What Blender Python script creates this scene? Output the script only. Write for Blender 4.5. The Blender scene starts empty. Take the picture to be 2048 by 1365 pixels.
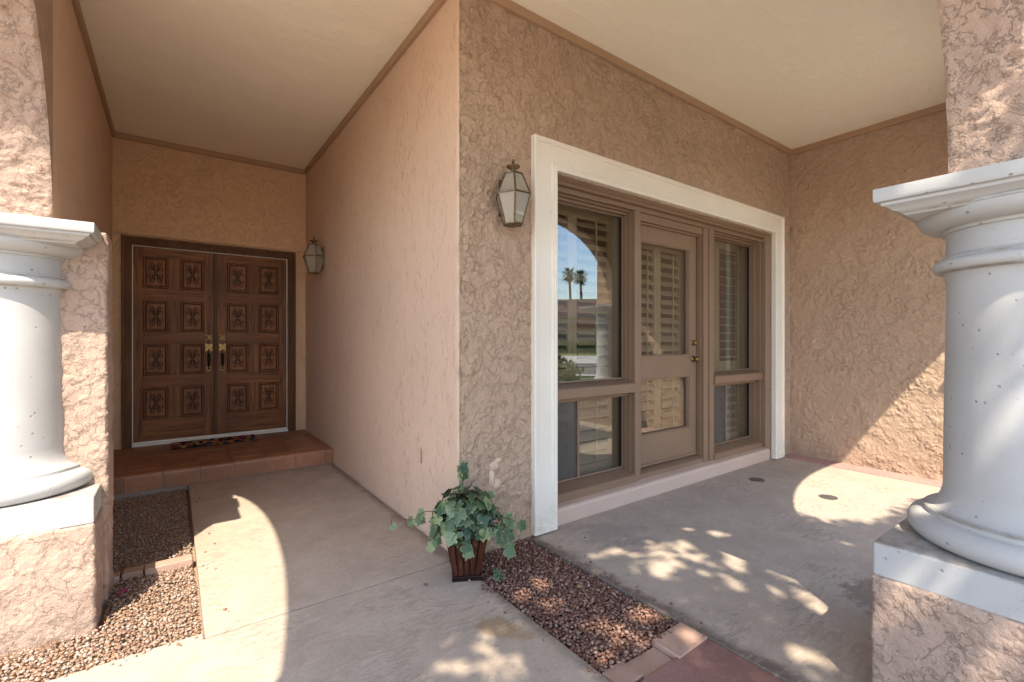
import bpy, bmesh, math, random
from mathutils import Vector, Matrix
import numpy as np
R = math.radians
random.seed(7); rng = np.random.default_rng(11)
scn = bpy.context.scene
col = scn.collection

# ------------------------------------------------------------ camera, world, sun
CAMYAW = math.atan2(.5891, .808)
cam_d = bpy.data.cameras.new('camera'); cam = bpy.data.objects.new('camera', cam_d); col.objects.link(cam)
cam.location = (0, 0, 1.2); cam.rotation_euler = (R(90), 0, -CAMYAW)
cam_d.sensor_width = 36; cam_d.lens = 36*931/2048; cam_d.shift_y = -2/2048
cam_d.clip_start = .02; cam_d.clip_end = 3000
scn.camera = cam
SA, SB = .38, .57                      # sun travel: dx, dy for each metre it falls
sd = Vector((SA, SB, -1)).normalized()
w = bpy.data.worlds.new('World'); scn.world = w; w.use_nodes = True
nt = w.node_tree; bg = nt.nodes['Background']
sky = nt.nodes.new('ShaderNodeTexSky'); sky.sky_type = 'NISHITA'; sky.sun_disc = False
sky.sun_elevation = math.asin(-sd.z); sky.sun_rotation = math.atan2(-sd.x, -sd.y)
sky.air_density = 1.0; sky.dust_density = 1.0; sky.ozone_density = 1.2
nt.links.new(sky.outputs[0], bg.inputs[0]); bg.inputs[1].default_value = .15
sl = bpy.data.lights.new('sun', 'SUN'); sl.energy = 2.5; sl.angle = R(.55); sl.color = (1, .90, .75)
so = bpy.data.objects.new('sun', sl); col.objects.link(so)
so.rotation_euler = sd.to_track_quat('-Z', 'Y').to_euler(); so.location = (-3, -6, 12)
scn.view_settings.view_transform = 'Standard'; scn.view_settings.look = 'None'
scn.view_settings.gamma = 1; scn.view_settings.use_curve_mapping = False
scn.view_settings.exposure = 2.05
cy = scn.cycles
cy.max_bounces = 14; cy.diffuse_bounces = 9; cy.glossy_bounces = 4; cy.transparent_max_bounces = 16
cy.caustics_reflective = False; cy.caustics_refractive = False
cy.sample_clamp_indirect = 6

# ------------------------------------------------------------ materials
class NB:
    def __init__(s, name):
        s.m = bpy.data.materials.new(name); s.m.use_nodes = True; s.t = s.m.node_tree
        s.b = s.t.nodes['Principled BSDF']; s.out = s.t.nodes['Material Output']
        s.pos = s.t.nodes.new('ShaderNodeNewGeometry')
    def n(s, typ, **kw):
        nd = s.t.nodes.new(typ)
        for k, v in kw.items():
            if k in ('inp',):
                for a, b in v.items():
                    if hasattr(b, 'is_linked') or isinstance(b, bpy.types.NodeSocket): s.t.links.new(b, nd.inputs[a])
                    else: nd.inputs[a].default_value = b
            else: setattr(nd, k, v)
        return nd
    def L(s, a, b): s.t.links.new(a, b)
    def P(s, scale=(1, 1, 1)):
        m = s.n('ShaderNodeMapping'); m.inputs['Scale'].default_value = scale
        s.L(s.pos.outputs['Position'], m.inputs['Vector']); return m.outputs[0]
    def noise(s, sc, det=4, rough=.55, vec=None, dist=0):
        return s.n('ShaderNodeTexNoise', inp={'Vector': vec or s.pos.outputs['Position'], 'Scale': sc, 'Detail': det, 'Roughness': rough, 'Distortion': dist}).outputs['Fac']
    def vor(s, sc, feat='F1', vec=None, out='Distance'):
        return s.n('ShaderNodeTexVoronoi', feature=feat, inp={'Vector': vec or s.pos.outputs['Position'], 'Scale': sc}).outputs[out]
    def ramp(s, f, stops):
        r = s.n('ShaderNodeValToRGB'); e = r.color_ramp.elements
        while len(e) > 1: e.remove(e[-1])
        for i, (p, c) in enumerate(stops):
            x = e[0] if i == 0 else e.new(p); x.position = p
            x.color = c if len(c) == 4 else (*c, 1)
        s.L(f, r.inputs[0]); return r.outputs[0]
    def math(s, op, a, b=0., c=0.):
        return s.n('ShaderNodeMath', operation=op, inp={0: a, 1: b, 2: c}).outputs[0]
    def mr(s, f, a, b, c=0., d=1., smooth=False):
        return s.n('ShaderNodeMapRange', interpolation_type='SMOOTHSTEP' if smooth else 'LINEAR', inp={0: f, 1: a, 2: b, 3: c, 4: d}).outputs[0]
    def mix(s, f, a, b, mode='MIX'):
        m = s.n('ShaderNodeMix', data_type='RGBA', blend_type=mode)
        for i, v in ((0, f), (6, a), (7, b)):
            if isinstance(v, bpy.types.NodeSocket): s.L(v, m.inputs[i])
            else: m.inputs[i].default_value = v if (i == 0 or len(v) == 4) else (*v, 1)
        return m.outputs[2]
    def bump(s, h, strength=.5, dist=.01, normal=None):
        b = s.n('ShaderNodeBump', inp={'Strength': strength, 'Distance': dist, 'Height': h})
        if normal: s.L(normal, b.inputs['Normal'])
        return b.outputs[0]
    def fin(s, color=None, rough=.8, normal=None, spec=.3, metal=0):
        for k, v in (('Base Color', color), ('Roughness', rough), ('Normal', normal), ('Specular IOR Level', spec), ('Metallic', metal)):
            if v is None: continue
            if isinstance(v, bpy.types.NodeSocket): s.L(v, s.b.inputs[k])
            else: s.b.inputs[k].default_value = (*v, 1) if isinstance(v, tuple) and len(v) == 3 else v
        return s.m

def stucco(name, base, amt=.5, grain=1.):
    b = NB(name)
    n3 = b.noise(55, 5, .65); n4 = b.noise(150, 3, .6); n1 = b.noise(12, 8, .66, dist=.4)
    h = b.math('ADD', b.math('MULTIPLY', n3, .8), b.math('MULTIPLY', n4, .5))
    h = b.math('ADD', h, b.math('MULTIPLY', b.mr(n1, .5, .53), .5))
    c = b.mix(b.mr(b.noise(1.3, 4, .6), .3, .7), tuple(x*.95 for x in base), tuple(min(1, x*1.05) for x in base))
    c = b.mix(b.mr(n1, .4, .7, 0, .25), c, tuple(x*.88 for x in base))
    z = b.n('ShaderNodeSeparateXYZ', inp={0: b.pos.outputs['Position']}).outputs[2]
    splash = b.math('MULTIPLY', b.mr(z, .0, .22, 1, 0), b.mr(b.noise(5, 5, .65), .42, .62))
    c = b.mix(b.math('MULTIPLY', splash, .4), c, tuple(x*.60 for x in base))
    return b.fin(c, .88, b.bump(h, amt, .005*grain), .25)

def stucco_fine(name, base):
    b = NB(name)
    P = b.P((1, 1, .42)); P2 = b.P((1, 1, .25))
    n1 = b.noise(34, 5, .6, P, .8); n2 = b.noise(110, 3, .6, P2, .2); n0 = b.noise(9, 4, .6, P, .5)
    s1 = b.mr(n1, .56, .60, 0, 1)
    h = b.math('ADD', b.math('MULTIPLY', b.math('MULTIPLY', s1, b.mr(n0, .42, .58)), .9), b.math('MULTIPLY', n2, .7))
    h = b.math('ADD', h, b.math('MULTIPLY', n0, .8))
    c = b.mix(b.mr(b.noise(1.1, 4, .6), .3, .7), tuple(x*.95 for x in base), tuple(x*1.05 for x in base))
    return b.fin(c, .88, b.bump(h, .8, .0042), .25)

STU = (.455, .318, .222)
M = {}
M['stucco'] = stucco('stucco_trowelled', STU, .85, 1.7)
M['stucco_back'] = stucco('stucco_swirled', (.46, .32, .222), .7, 1.4)
M['stucco_heavy'] = stucco('stucco_heavy', (.43, .305, .232), .85, 1.7)
M['stucco_hall_warmlight'] = stucco('stucco_hall_warmlight', (.68, .45, .28), .9, 1.6)  # same stucco paint; the hall's warm light is put into this brighter, oranger colour
M['stucco_fine'] = stucco_fine('stucco_fine', (.61, .432, .312))

def paint(name, base, rough=.5, grain=0, var=.05, spec=.35, axis='z'):
    b = NB(name)
    sc = {'z': (60, 60, 3), 'x': (3, 60, 60), 'y': (60, 3, 60)}[axis]
    g = b.noise(1, 4, .6, b.P(sc)); n = b.noise(2.2, 4, .6); sp = b.noise(140, 2)
    c = b.mix(b.mr(n, .3, .7), tuple(x*(1-var) for x in base), tuple(min(1, x*(1+var)) for x in base))
    c = b.mix(b.mr(b.noise(14, 5, .7), .62, .75, 0, .35), c, tuple(x*.75 for x in base))
    h = b.math('ADD', b.math('MULTIPLY', g, grain), b.math('MULTIPLY', sp, .15))
    return b.fin(c, rough, b.bump(h, .35, .0015), spec)
M['cream'] = paint('cream_trim_paint', (.76, .69, .585), .45, .15)
_b = NB('cream_trim_weathered'); _z = _b.n('ShaderNodeSeparateXYZ', inp={0: _b.pos.outputs['Position']}).outputs[2]
_c = _b.mix(_b.mr(_b.noise(2.2, 4), .3, .7), (.71, .645, .545), (.78, .71, .605))
_c = _b.mix(_b.math('MULTIPLY', _b.mr(_z, 0, .22, .55, 0), _b.mr(_b.noise(9, 6, .7), .45, .62)), _c, (.42, .36, .29))
_c = _b.mix(_b.mr(_b.noise(26, 6, .72, _b.P((1, 1, .3))), .64, .70, 0, .5), _c, (.47, .41, .33))
M['cream'] = _b.fin(_c, .45, _b.bump(_b.noise(1, 5, .6, _b.P((70, 70, 5))), .3, .002), .35)
M['brown_paint'] = paint('taupe_window_paint', (.225, .142, .088), .42, .8, .08)
M['trim_brown'] = paint('brown_trim_paint', (.39, .25, .15), .6, .3)
M['sill'] = paint('pink_masonry_paint', (.53, .39, .305), .6, .1)
M['louver'] = paint('cream_shutter_paint', (.42, .295, .17), .45, .05, .03)
M['ceiling'] = paint('ceiling_paint', (.84, .765, .63), .75, .0, .03)
M['white_metal'] = paint('white_metal', (.75, .72, .66), .4)
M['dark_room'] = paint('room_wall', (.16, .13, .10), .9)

def concrete_cast():
    b = NB('cast_stone_white')
    pits = b.vor(26, vec=b.P((1, 1, 1))); sel = b.noise(7, 2)
    big = b.mr(pits, .07, .13, 0, 1)
    keep = b.mr(sel, .43, .50, 1, 0)
    big = b.math('MAXIMUM', big, keep)
    p2 = b.vor(85); small = b.math('MAXIMUM', b.mr(p2, .08, .16), b.mr(b.noise(11, 2), .5, .58, 1, 0))
    n = b.noise(3, 5, .6); f = b.noise(45, 3, .6)
    h = b.math('ADD', b.math('MULTIPLY', big, 1.0), b.math('ADD', b.math('MULTIPLY', small, .45), b.math('MULTIPLY', f, .16)))
    c = b.mix(b.mr(n, .3, .7), (.40, .39, .37), (.48, .47, .447))
    c = b.mix(b.mr(b.noise(5, 6, .7, b.P((1, 1, .35))), .58, .75, 0, .3), c, (.42, .385, .34))
    c = b.mix(big, (.30, .27, .23), c)
    sz_ = b.n('ShaderNodeSeparateXYZ', inp={0: b.pos.outputs['Position']}).outputs[2]
    for zz, ww in ((1.472, .007), (.531, .010), (.632, .008), (1.428, .005), (1.62, .006)):
        dz = b.math('ABSOLUTE', b.math('SUBTRACT', sz_, zz))
        c = b.mix(b.math('MULTIPLY', b.mr(dz, 0, ww, .75, 0), b.mr(b.noise(9, 5, .7), .38, .6)), c, (.20, .155, .11))
    return b.fin(c, .55, b.bump(h, .8, .003), .35)
M['cast'] = concrete_cast()

def concrete_floor(name, c1, c2, spots=(), edges=()):
    b = NB(name)
    n0 = b.noise(1.6, 5, .6); n1 = b.noise(6, 6, .65, dist=.4); n2 = b.noise(48, 5, .65); sp = b.noise(260, 2)
    c = b.mix(b.mr(n0, .3, .7), c1, c2)
    c = b.mix(b.mr(n1, .5, .72, 0, .32), c, tuple(x*.74 for x in c1))
    c = b.mix(b.mr(n1, .5, .3, 0, .35), c, tuple(min(1, x*1.16) for x in c2))
    c = b.mix(b.mr(sp, .5, .8, 0, .35), c, tuple(x*.6 for x in c1))
    pit = b.vor(38); pm = b.math('MULTIPLY', b.mr(pit, .05, .10, 1, 0), b.mr(b.noise(8, 2), .5, .56))
    c = b.mix(b.math('MULTIPLY', pm, .75), c, tuple(x*.3 for x in c1))
    sep = b.n('ShaderNodeSeparateXYZ', inp={0: b.pos.outputs['Position']})
    for (x, y, r, cc, k) in spots:
        dx = b.math('SUBTRACT', sep.outputs[0], x); dy = b.math('SUBTRACT', sep.outputs[1], y)
        d = b.math('SQRT', b.math('ADD', b.math('MULTIPLY', dx, dx), b.math('MULTIPLY', dy, dy)))
        d = b.math('ADD', d, b.math('MULTIPLY', b.math('SUBTRACT', b.noise(8, 5, .65), .5), r*3.2))
        c = b.mix(b.mr(d, r*.55, r, k, 0, True), c, cc)
    for (ax, v, wd, k) in edges:      # dirt washed along an edge
        d = b.math('ABSOLUTE', b.math('SUBTRACT', sep.outputs[ax], v))
        d = b.math('ADD', d, b.math('MULTIPLY', b.math('SUBTRACT', b.noise(7, 5, .65), .5), wd*2))
        c = b.mix(b.mr(d, 0, wd, k, 0, True), c, (.085, .06, .045))
    # broom and trowel scuffs, light flecks and fine grit
    scf = b.noise(24, 6, .72, b.n('ShaderNodeMapping', inp={'Vector': b.pos.outputs['Position'], 'Rotation': (0, 0, .62), 'Scale': (.55, 2.2, 1)}).outputs[0], .6)
    zone = b.mr(b.noise(2.6, 3, .6), .45, .62)
    sm = b.math('MULTIPLY', b.mr(scf, .54, .60), zone)
    c = b.mix(b.math('MULTIPLY', sm, .32), c, tuple(x*.62 for x in c1))
    c = b.mix(b.math('MULTIPLY', b.mr(scf, .44, .36), .3), c, tuple(min(1, x*1.25) for x in c2))
    fl = b.math('MULTIPLY', b.mr(b.vor(70), .07, .12, 1, 0), b.mr(b.noise(31, 1), .60, .64))
    c = b.mix(b.math('MULTIPLY', fl, .7), c, tuple(min(1, x*1.7) for x in c2))
    c = b.mix(b.mr(n2, .5, .7, 0, .35), c, tuple(x*.7 for x in c1))
    h = b.math('ADD', b.math('MULTIPLY', n2, .8), b.math('ADD', b.math('MULTIPLY', b.mr(n1, .5, .56), .35), b.math('MULTIPLY', pm, -1.2)))
    h = b.math('ADD', h, b.math('MULTIPLY', sm, -.7))
    return b.fin(c, .82, b.bump(h, .6, .004), .25)
M['walk'] = concrete_floor('walk_concrete', (.375, .30, .228), (.455, .37, .283),
    spots=((1.10, 1.62, .10, (.30, .19, .085), .65), (1.16, 1.50, .06, (.32, .21, .10), .55), (.55, 1.2, .3, (.30, .25, .21), .5)), edges=((0, 1.25, .07, .55),))
M['patio'] = concrete_floor('patio_concrete', (.375, .305, .24), (.445, .37, .29),
    spots=((2.66, .72, .20, (.15, .10, .07), .6), (2.2, 1.95, .25, (.27, .23, .20), .5)), edges=((0, 1.745, .10, .8),))
M['outdoor'] = concrete_floor('outdoor_concrete', (.48, .41, .33), (.56, .48, .39))
M['redslab'] = concrete_floor('red_brown_slab', (.22, .115, .09), (.29, .16, .13))
M['redstrip'] = concrete_floor('red_strip', (.36, .215, .185), (.42, .26, .225))

def terra(name='terracotta_tile', c1=(.27, .115, .055), c2=(.42, .20, .105)):
    b = NB(name)
    rnd = b.pos.outputs['Random Per Island']
    n = b.noise(5, 5, .6, dist=.5); n2 = b.noise(40, 4, .6)
    c = b.mix(b.mr(n, .3, .7), c1, c2)
    c = b.mix(b.math('MULTIPLY', rnd, .5), c, tuple(x*.6 for x in c1))
    c = b.mix(b.mr(n2, .55, .75, 0, .5), c, tuple(x*.5 for x in c1))
    return b.fin(c, .45, b.bump(b.math('ADD', n2, b.math('MULTIPLY', n, 1.5)), .5, .003), .45)
M['tile'] = terra()
M['brick'] = terra('pink_brick', (.38, .235, .17), (.48, .32, .245))
M['grout'] = paint('grout', (.30, .245, .20), .9)

def stones(name, stops):
    b = NB(name)
    c = b.ramp(b.pos.outputs['Random Per Island'], stops)
    n = b.noise(160, 3, .6)
    c = b.mix(b.mr(n, .35, .75, 0, .45), c, (.07, .04, .03))
    return b.fin(c, .85, b.bump(n, .8, .003), .25)
M['lava'] = stones('lava_rock', ((0, (.13, .060, .042)), (.35, (.22, .112, .078)), (.7, (.30, .17, .122)), (.97, (.36, .23, .175)), (1, (.38, .29, .23))))
M['pea'] = stones('pea_gravel', ((0, (.24, .135, .08)), (.3, (.36, .22, .14)), (.65, (.41, .285, .205)), (.9, (.43, .34, .265)), (1, (.50, .45, .38))))
M['soil'] = paint('soil', (.075, .047, .034), .95)
M['soil_tan'] = paint('soil_tan', (.30, .21, .14), .95)

def wood(name, c1, c2, c3, rough=.33, sc=1., axis='z'):
    b = NB(name)
    s = {'z': (26, 26, 1.6), 'x': (1.6, 26, 26)}[axis]
    P = b.P(tuple(x*sc for x in s))
    g = b.noise(1, 6, .65, P, 1.2); n = b.noise(2.3, 3, .5)
    c = b.ramp(g, ((.28, c1), (.5, c2), (.75, c3)))
    c = b.mix(b.mr(n, .35, .7, 0, .5), c, c1)
    return b.fin(c, rough, b.bump(g, .35, .002), .24)
M['door_wood'] = wood('carved_door_wood', (.070, .022, .007), (.21, .078, .024), (.34, .145, .048), .46)
M['door_rail'] = wood('door_rail_wood', (.070, .022, .007), (.21, .078, .024), (.34, .145, .048), .46, axis='x')
M['panel_wood'] = wood('door_panel_wood', (.11, .038, .013), (.24, .092, .030), (.33, .14, .05), .46)
M['carve'] = wood('carving_stain', (.012, .006, .003), (.022, .010, .005), (.035, .016, .008), .6)
M['frame_wood'] = wood('door_frame_wood', (.055, .024, .010), (.14, .062, .024), (.23, .11, .045), .5)
M['pot_wood'] = wood('pot_slats_wood', (.020, .007, .005), (.075, .022, .012), (.20, .07, .03), .25, 1.8)
M['pot_dark'] = wood('pot_dark_wood', (.008, .004, .004), (.018, .007, .006), (.035, .012, .010), .3)

def metal(name, base, rough):
    b = NB(name); n = b.noise(60, 4, .6)
    c = b.mix(b.mr(n, .4, .7), base, tuple(x*.45 for x in base))
    return b.fin(c, rough, b.bump(n, .3, .001), .5, .85)
M['brass'] = metal('aged_brass', (.28, .17, .065), .40)
M['dark_iron'] = metal('dark_iron', (.04, .025, .018), .5)
M['lamp_metal'] = metal('weathered_brass', (.20, .14, .075), .42)
M['white_plastic'] = paint('white_plastic', (.75, .75, .75), .4)
M['black'] = paint('black_gasket', (.008, .007, .006), .6)

def glass(name, tint=(.84, .86, .84), k=.06, ref=.85, haze=0., rcol=(1, 1, 1)):
    b = NB(name); t = b.t; t.nodes.remove(b.b)
    tr = b.n('ShaderNodeBsdfTransparent', inp={0: (*tint, 1)}); gl = b.n('ShaderNodeBsdfGlossy', inp={'Roughness': .0, 'Color': (*rcol, 1)})
    lw = b.n('ShaderNodeLayerWeight', inp={'Blend': .5})
    f = b.math('MULTIPLY_ADD', b.math('POWER', lw.outputs['Facing'], 3.2), ref, k)
    mx = b.n('ShaderNodeMixShader', inp={0: f}); t.links.new(tr.outputs[0], mx.inputs[1]); t.links.new(gl.outputs[0], mx.inputs[2])
    last = mx.outputs[0]
    if haze:
        df = b.n('ShaderNodeBsdfDiffuse', inp={0: (.55, .50, .42, 1)}); m2 = b.n('ShaderNodeMixShader', inp={0: haze})
        t.links.new(last, m2.inputs[1]); t.links.new(df.outputs[0], m2.inputs[2]); last = m2.outputs[0]
    t.links.new(last, b.out.inputs[0]); return b.m
M['glass'] = glass('window_glass', k=.11, ref=.6)
M['lamp_glass'] = glass('bevelled_lamp_glass', (.72, .68, .55), .10, .45, .34)
def screenm():
    b = NB('insect_screen'); t = b.t; t.nodes.remove(b.b)
    tr = b.n('ShaderNodeBsdfTransparent', inp={0: (.75, .75, .75, 1)}); df = b.n('ShaderNodeBsdfDiffuse', inp={0: (.20, .175, .15, 1)})
    mx = b.n('ShaderNodeMixShader', inp={0: .36}); t.links.new(tr.outputs[0], mx.inputs[1]); t.links.new(df.outputs[0], mx.inputs[2])
    t.links.new(mx.outputs[0], b.out.inputs[0]); return b.m
M['screen'] = screenm()

def leafmat(name, stops, rough=.45, vein=True):
    b = NB(name)
    c = b.ramp(b.pos.outputs['Random Per Island'], stops)
    n = b.noise(45, 3, .6); c = b.mix(b.mr(n, .4, .7, 0, .35), c, (.16, .22, .10))
    b.L(c, b.b.inputs['Base Color']); b.b.inputs['Roughness'].default_value = rough
    tl = b.n('ShaderNodeBsdfTranslucent'); b.L(c, tl.inputs[0])
    mx = b.n('ShaderNodeMixShader', inp={0: .25}); b.L(b.b.outputs[0], mx.inputs[1]); b.L(tl.outputs[0], mx.inputs[2]); b.L(mx.outputs[0], b.out.inputs[0])
    return b.m
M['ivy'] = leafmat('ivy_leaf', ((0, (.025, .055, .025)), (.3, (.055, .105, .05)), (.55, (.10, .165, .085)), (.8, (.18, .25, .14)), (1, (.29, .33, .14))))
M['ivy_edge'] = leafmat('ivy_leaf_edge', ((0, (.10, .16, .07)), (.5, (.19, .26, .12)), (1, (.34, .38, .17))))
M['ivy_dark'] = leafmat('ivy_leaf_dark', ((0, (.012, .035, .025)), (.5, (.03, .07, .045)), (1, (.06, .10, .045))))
M['stem'] = paint('stem', (.14, .075, .025), .7)
M['tree_leaf'] = leafmat('tree_leaf', ((0, (.04, .07, .025)), (1, (.09, .13, .04))), .6)
M['bark'] = paint('bark', (.14, .10, .07), .9)
M['grass'] = paint('grass', (.09, .15, .035), .9, var=.3)
M['asphalt'] = paint('asphalt', (.10, .095, .09), .9)
M['drive'] = paint('driveway', (.50, .46, .40), .85)
M['dirt'] = paint('desert_ground', (.46, .37, .28), .95)
M['pinkhouse'] = paint('neighbour_stucco', (.42, .28, .22), .9)
M['rooftile'] = terra('roof_tile', (.30, .12, .07), (.45, .2, .12))
M['petal'] = paint('petal', (.45, .02, .16), .6)
M['dryleaf'] = paint('dry_leaf', (.34, .22, .10), .8)
M['stone_dark'] = paint('pebble', (.14, .12, .13), .8)
def matmat():
    b = NB('floral_mat')
    c = b.ramp(b.vor(26, vec=b.pos.outputs['Position'], out='Color'), ((0, (.012, .010, .012)), (.22, (.02, .03, .14)), (.32, (.5, .40, .22)), (.42, (.015, .012, .012)), (.52, (.42, .06, .03)), (.63, (.02, .015, .02)), (.72, (.55, .24, .04)), (.85, (.10, .16, .22)), (1, (.45, .4, .3))))
    r = b.t.nodes[-1]
    for e in b.t.nodes:
        if e.type == 'VALTORGB': e.color_ramp.interpolation = 'CONSTANT'
    return b.fin(c, .95, b.bump(b.noise(200, 2), .6, .003), .1)
M['mat'] = matmat()

# ------------------------------------------------------------ mesh helpers
class MB:
    def __init__(s): s.v = []; s.f = []; s.m = []; s.mats = []
    def mi(s, m):
        if m not in s.mats: s.mats.append(m)
        return s.mats.index(m)
    def add(s, vs, fs, m):
        o = len(s.v); k = s.mi(m); s.v += [tuple(v) for v in vs]
        for f in fs: s.f.append(tuple(i+o for i in f)); s.m.append(k)
    def box(s, x0, x1, y0, y1, z0, z1, m, rot=None, org=None):
        vs = [Vector((x, y, z)) for z in (z0, z1) for y in (y0, y1) for x in (x0, x1)]
        if rot is not None: vs = [org + rot @ (v-org) for v in vs]
        s.add(vs, [(0, 2, 3, 1), (4, 5, 7, 6), (0, 1, 5, 4), (2, 6, 7, 3), (0, 4, 6, 2), (1, 3, 7, 5)], m)
    def prism(s, prof, a0, a1, axis, m):    # polygon profile extruded along an axis; profile coords are the other two axes in xyz order
        def P(u, w_, a):
            return {'x': (a, u, w_), 'y': (u, a, w_), 'z': (u, w_, a)}[axis]
        n = len(prof); vs = [P(u, w_, a0) for u, w_ in prof]+[P(u, w_, a1) for u, w_ in prof]
        fs = [(i, (i+1) % n, n+(i+1) % n, n+i) for i in range(n)]+[tuple(range(n))[::-1], tuple(range(n, 2*n))]
        s.add(vs, fs, m)
    def lathe(s, prof, c, m, seg=48, cap=True):
        vs = []; fs = []
        for r, z in prof:
            for k in range(seg):
                a = 2*math.pi*k/seg; vs.append((c[0]+r*math.cos(a), c[1]+r*math.sin(a), c[2]+z))
        for i in range(len(prof)-1):
            for k in range(seg):
                k2 = (k+1) % seg; fs.append((i*seg+k, i*seg+k2, (i+1)*seg+k2, (i+1)*seg+k))
        if cap: fs += [tuple(range(seg))[::-1], tuple(range((len(prof)-1)*seg, len(prof)*seg))]
        s.add(vs, fs, m)
    def tube(s, pts, rad, m, seg=6):
        pts = [Vector(p) for p in pts]; n = len(pts); vs = []; fs = []
        for i, p in enumerate(pts):
            d = (pts[min(i+1, n-1)]-pts[max(i-1, 0)]).normalized()
            u = d.orthogonal().normalized(); w_ = d.cross(u)
            if i and True:
                u = (pu - d*pu.dot(d)).normalized(); w_ = d.cross(u)
            pu = u
            r = rad[i] if isinstance(rad, (list, tuple)) else rad
            for k in range(seg):
                a = 2*math.pi*k/seg; vs.append(p+u*r*math.cos(a)+w_*r*math.sin(a))
        for i in range(n-1):
            for k in range(seg):
                k2 = (k+1) % seg; fs.append((i*seg+k, i*seg+k2, (i+1)*seg+k2, (i+1)*seg+k))
        fs += [tuple(range(seg))[::-1], tuple(range((n-1)*seg, n*seg))]
        s.add(vs, fs, m)
    def build(s, name, parent=None, bevel=0, smooth=False, seg=2, autosmooth=None):
        me = bpy.data.meshes.new(name); me.from_pydata(s.v, [], s.f)
        for m in s.mats: me.materials.append(m)
        me.polygons.foreach_set('material_index', s.m)
        bm = bmesh.new(); bm.from_mesh(me); bmesh.ops.recalc_face_normals(bm, faces=bm.faces)
        if smooth or autosmooth:
            for f in bm.faces: f.smooth = True
        if autosmooth:
            for e in bm.edges:
                if len(e.link_faces) == 2 and e.calc_face_angle(0) > R(autosmooth): e.smooth = False
        bm.to_mesh(me); bm.free(); me.update()
        o = bpy.data.objects.new(name, me); col.objects.link(o)
        if parent: o.parent = parent
        if bevel:
            bv = o.modifiers.new('bevel', 'BEVEL'); bv.width = bevel; bv.segments = seg; bv.limit_method = 'ANGLE'; bv.angle_limit = R(40); bv.harden_normals = False
        return o
def tag(o, label=None, cat=None, group=None, kind=None):
    if label: o['label'] = label
    if cat: o['category'] = cat
    if group: o['group'] = group
    if kind: o['kind'] = kind
    return o
def empty(name, loc, label, cat, group=None, rz=0):
    o = bpy.data.objects.new(name, None); col.objects.link(o); o.location = loc; o.rotation_euler = (0, 0, rz)
    o.empty_display_size = .2
    return tag(o, label, cat, group)
def smooth_pts(pts, n=5):
    out = []; P = [Vector(p) for p in pts]
    for i in range(len(P)-1):
        p0 = P[max(i-1, 0)]; p1 = P[i]; p2 = P[i+1]; p3 = P[min(i+2, len(P)-1)]
        for k in range(n):
            t = k/n
            out.append(.5*((2*p1)+(-p0+p2)*t+(2*p0-5*p1+4*p2-p3)*t*t+(-p0+3*p1-3*p2+p3)*t**3))
    out.append(P[-1]); return out

_pr = np.random.default_rng(5); PERM = _pr.permutation(256); PERM = np.concatenate([PERM, PERM, PERM]); GR = _pr.normal(size=(256, 3)); GR /= np.linalg.norm(GR, axis=1)[:, None]
def perlin(p):
    i = np.floor(p).astype(int); f = p-i; i = i & 255; u = f*f*f*(f*(f*6-15)+10); r = 0
    for dx in (0, 1):
        for dy in (0, 1):
            for dz in (0, 1):
                h = PERM[PERM[PERM[i[:, 0]+dx]+i[:, 1]+dy]+i[:, 2]+dz] & 255
                g = (GR[h]*(f-np.array([dx, dy, dz]))).sum(1)
                w_ = (u[:, 0] if dx else 1-u[:, 0])*(u[:, 1] if dy else 1-u[:, 1])*(u[:, 2] if dz else 1-u[:, 2]); r = r+g*w_
    return r*1.5
def fbm(p, sc, octv=5, rough=.55):
    r = 0; a_ = 1; n_ = 0
    for k in range(octv): r = r+a_*perlin(p*sc+k*17.3); n_ += a_; a_ *= rough; sc *= 2.03
    return r/n_
def sst(x, a, b): t = np.clip((x-a)/(b-a), 0, 1); return t*t*(3-2*t)
def trowel(p, amp=.006, sc=1., seed=0.):
    """height of skip-trowelled stucco, in metres"""
    p = p+seed+.02*np.stack([fbm(p+9, 6*sc, 2), fbm(p+31, 6*sc, 2), fbm(p+57, 6*sc, 2)], 1)
    n1 = fbm(p, 5.5*sc, 6, .60); n2 = fbm(p+40, 15*sc, 5, .6); m_ = sst(fbm(p+80, 2.6*sc, 3), -.12, .22)
    st = fbm((p+120)*np.array([1, 1, .45]), 26*sc, 3, .6)
    h = .55*sst(n1, -.005, .018)+.45*sst(n1, .13, .15)+.40*sst(n1, -.24, -.22)
    h = h+.75*m_*sst(n2, .04, .08)+.40*(1-m_)*sst(n2, .20, .235)+.75*m_*st+.16*fbm(p+7, 60, 2)
    g_ = fbm(p+200, 9*sc, 5, .62); h = h-.75*np.exp(-(g_/.012)**2)*sst(fbm(p+230, 4*sc, 2), -.05, .12)
    return h*amp
def grid_mesh(name, pos, nu, nv, mats, parent, keep=None, smooth=True):
    idx = np.arange(nu*nv).reshape(nu, nv)
    q = np.stack([idx[:-1, :-1], idx[1:, :-1], idx[1:, 1:], idx[:-1, 1:]], -1).reshape(-1, 4)
    if keep is not None: q = q[keep]
    me = bpy.data.meshes.new(name); me.vertices.add(len(pos)); me.vertices.foreach_set('co', pos.reshape(-1))
    me.loops.add(len(q)*4); me.loops.foreach_set('vertex_index', q.reshape(-1).astype(np.int32)); me.polygons.add(len(q))
    me.polygons.foreach_set('loop_start', np.arange(0, len(q)*4, 4, dtype=np.int32)); me.polygons.foreach_set('loop_total', np.full(len(q), 4, np.int32))
    me.polygons.foreach_set('use_smooth', np.ones(len(q), bool)); me.update(calc_edges=True); me.materials.append(mats)
    o = bpy.data.objects.new(name, me); col.objects.link(o); o.parent = parent; return o
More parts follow.
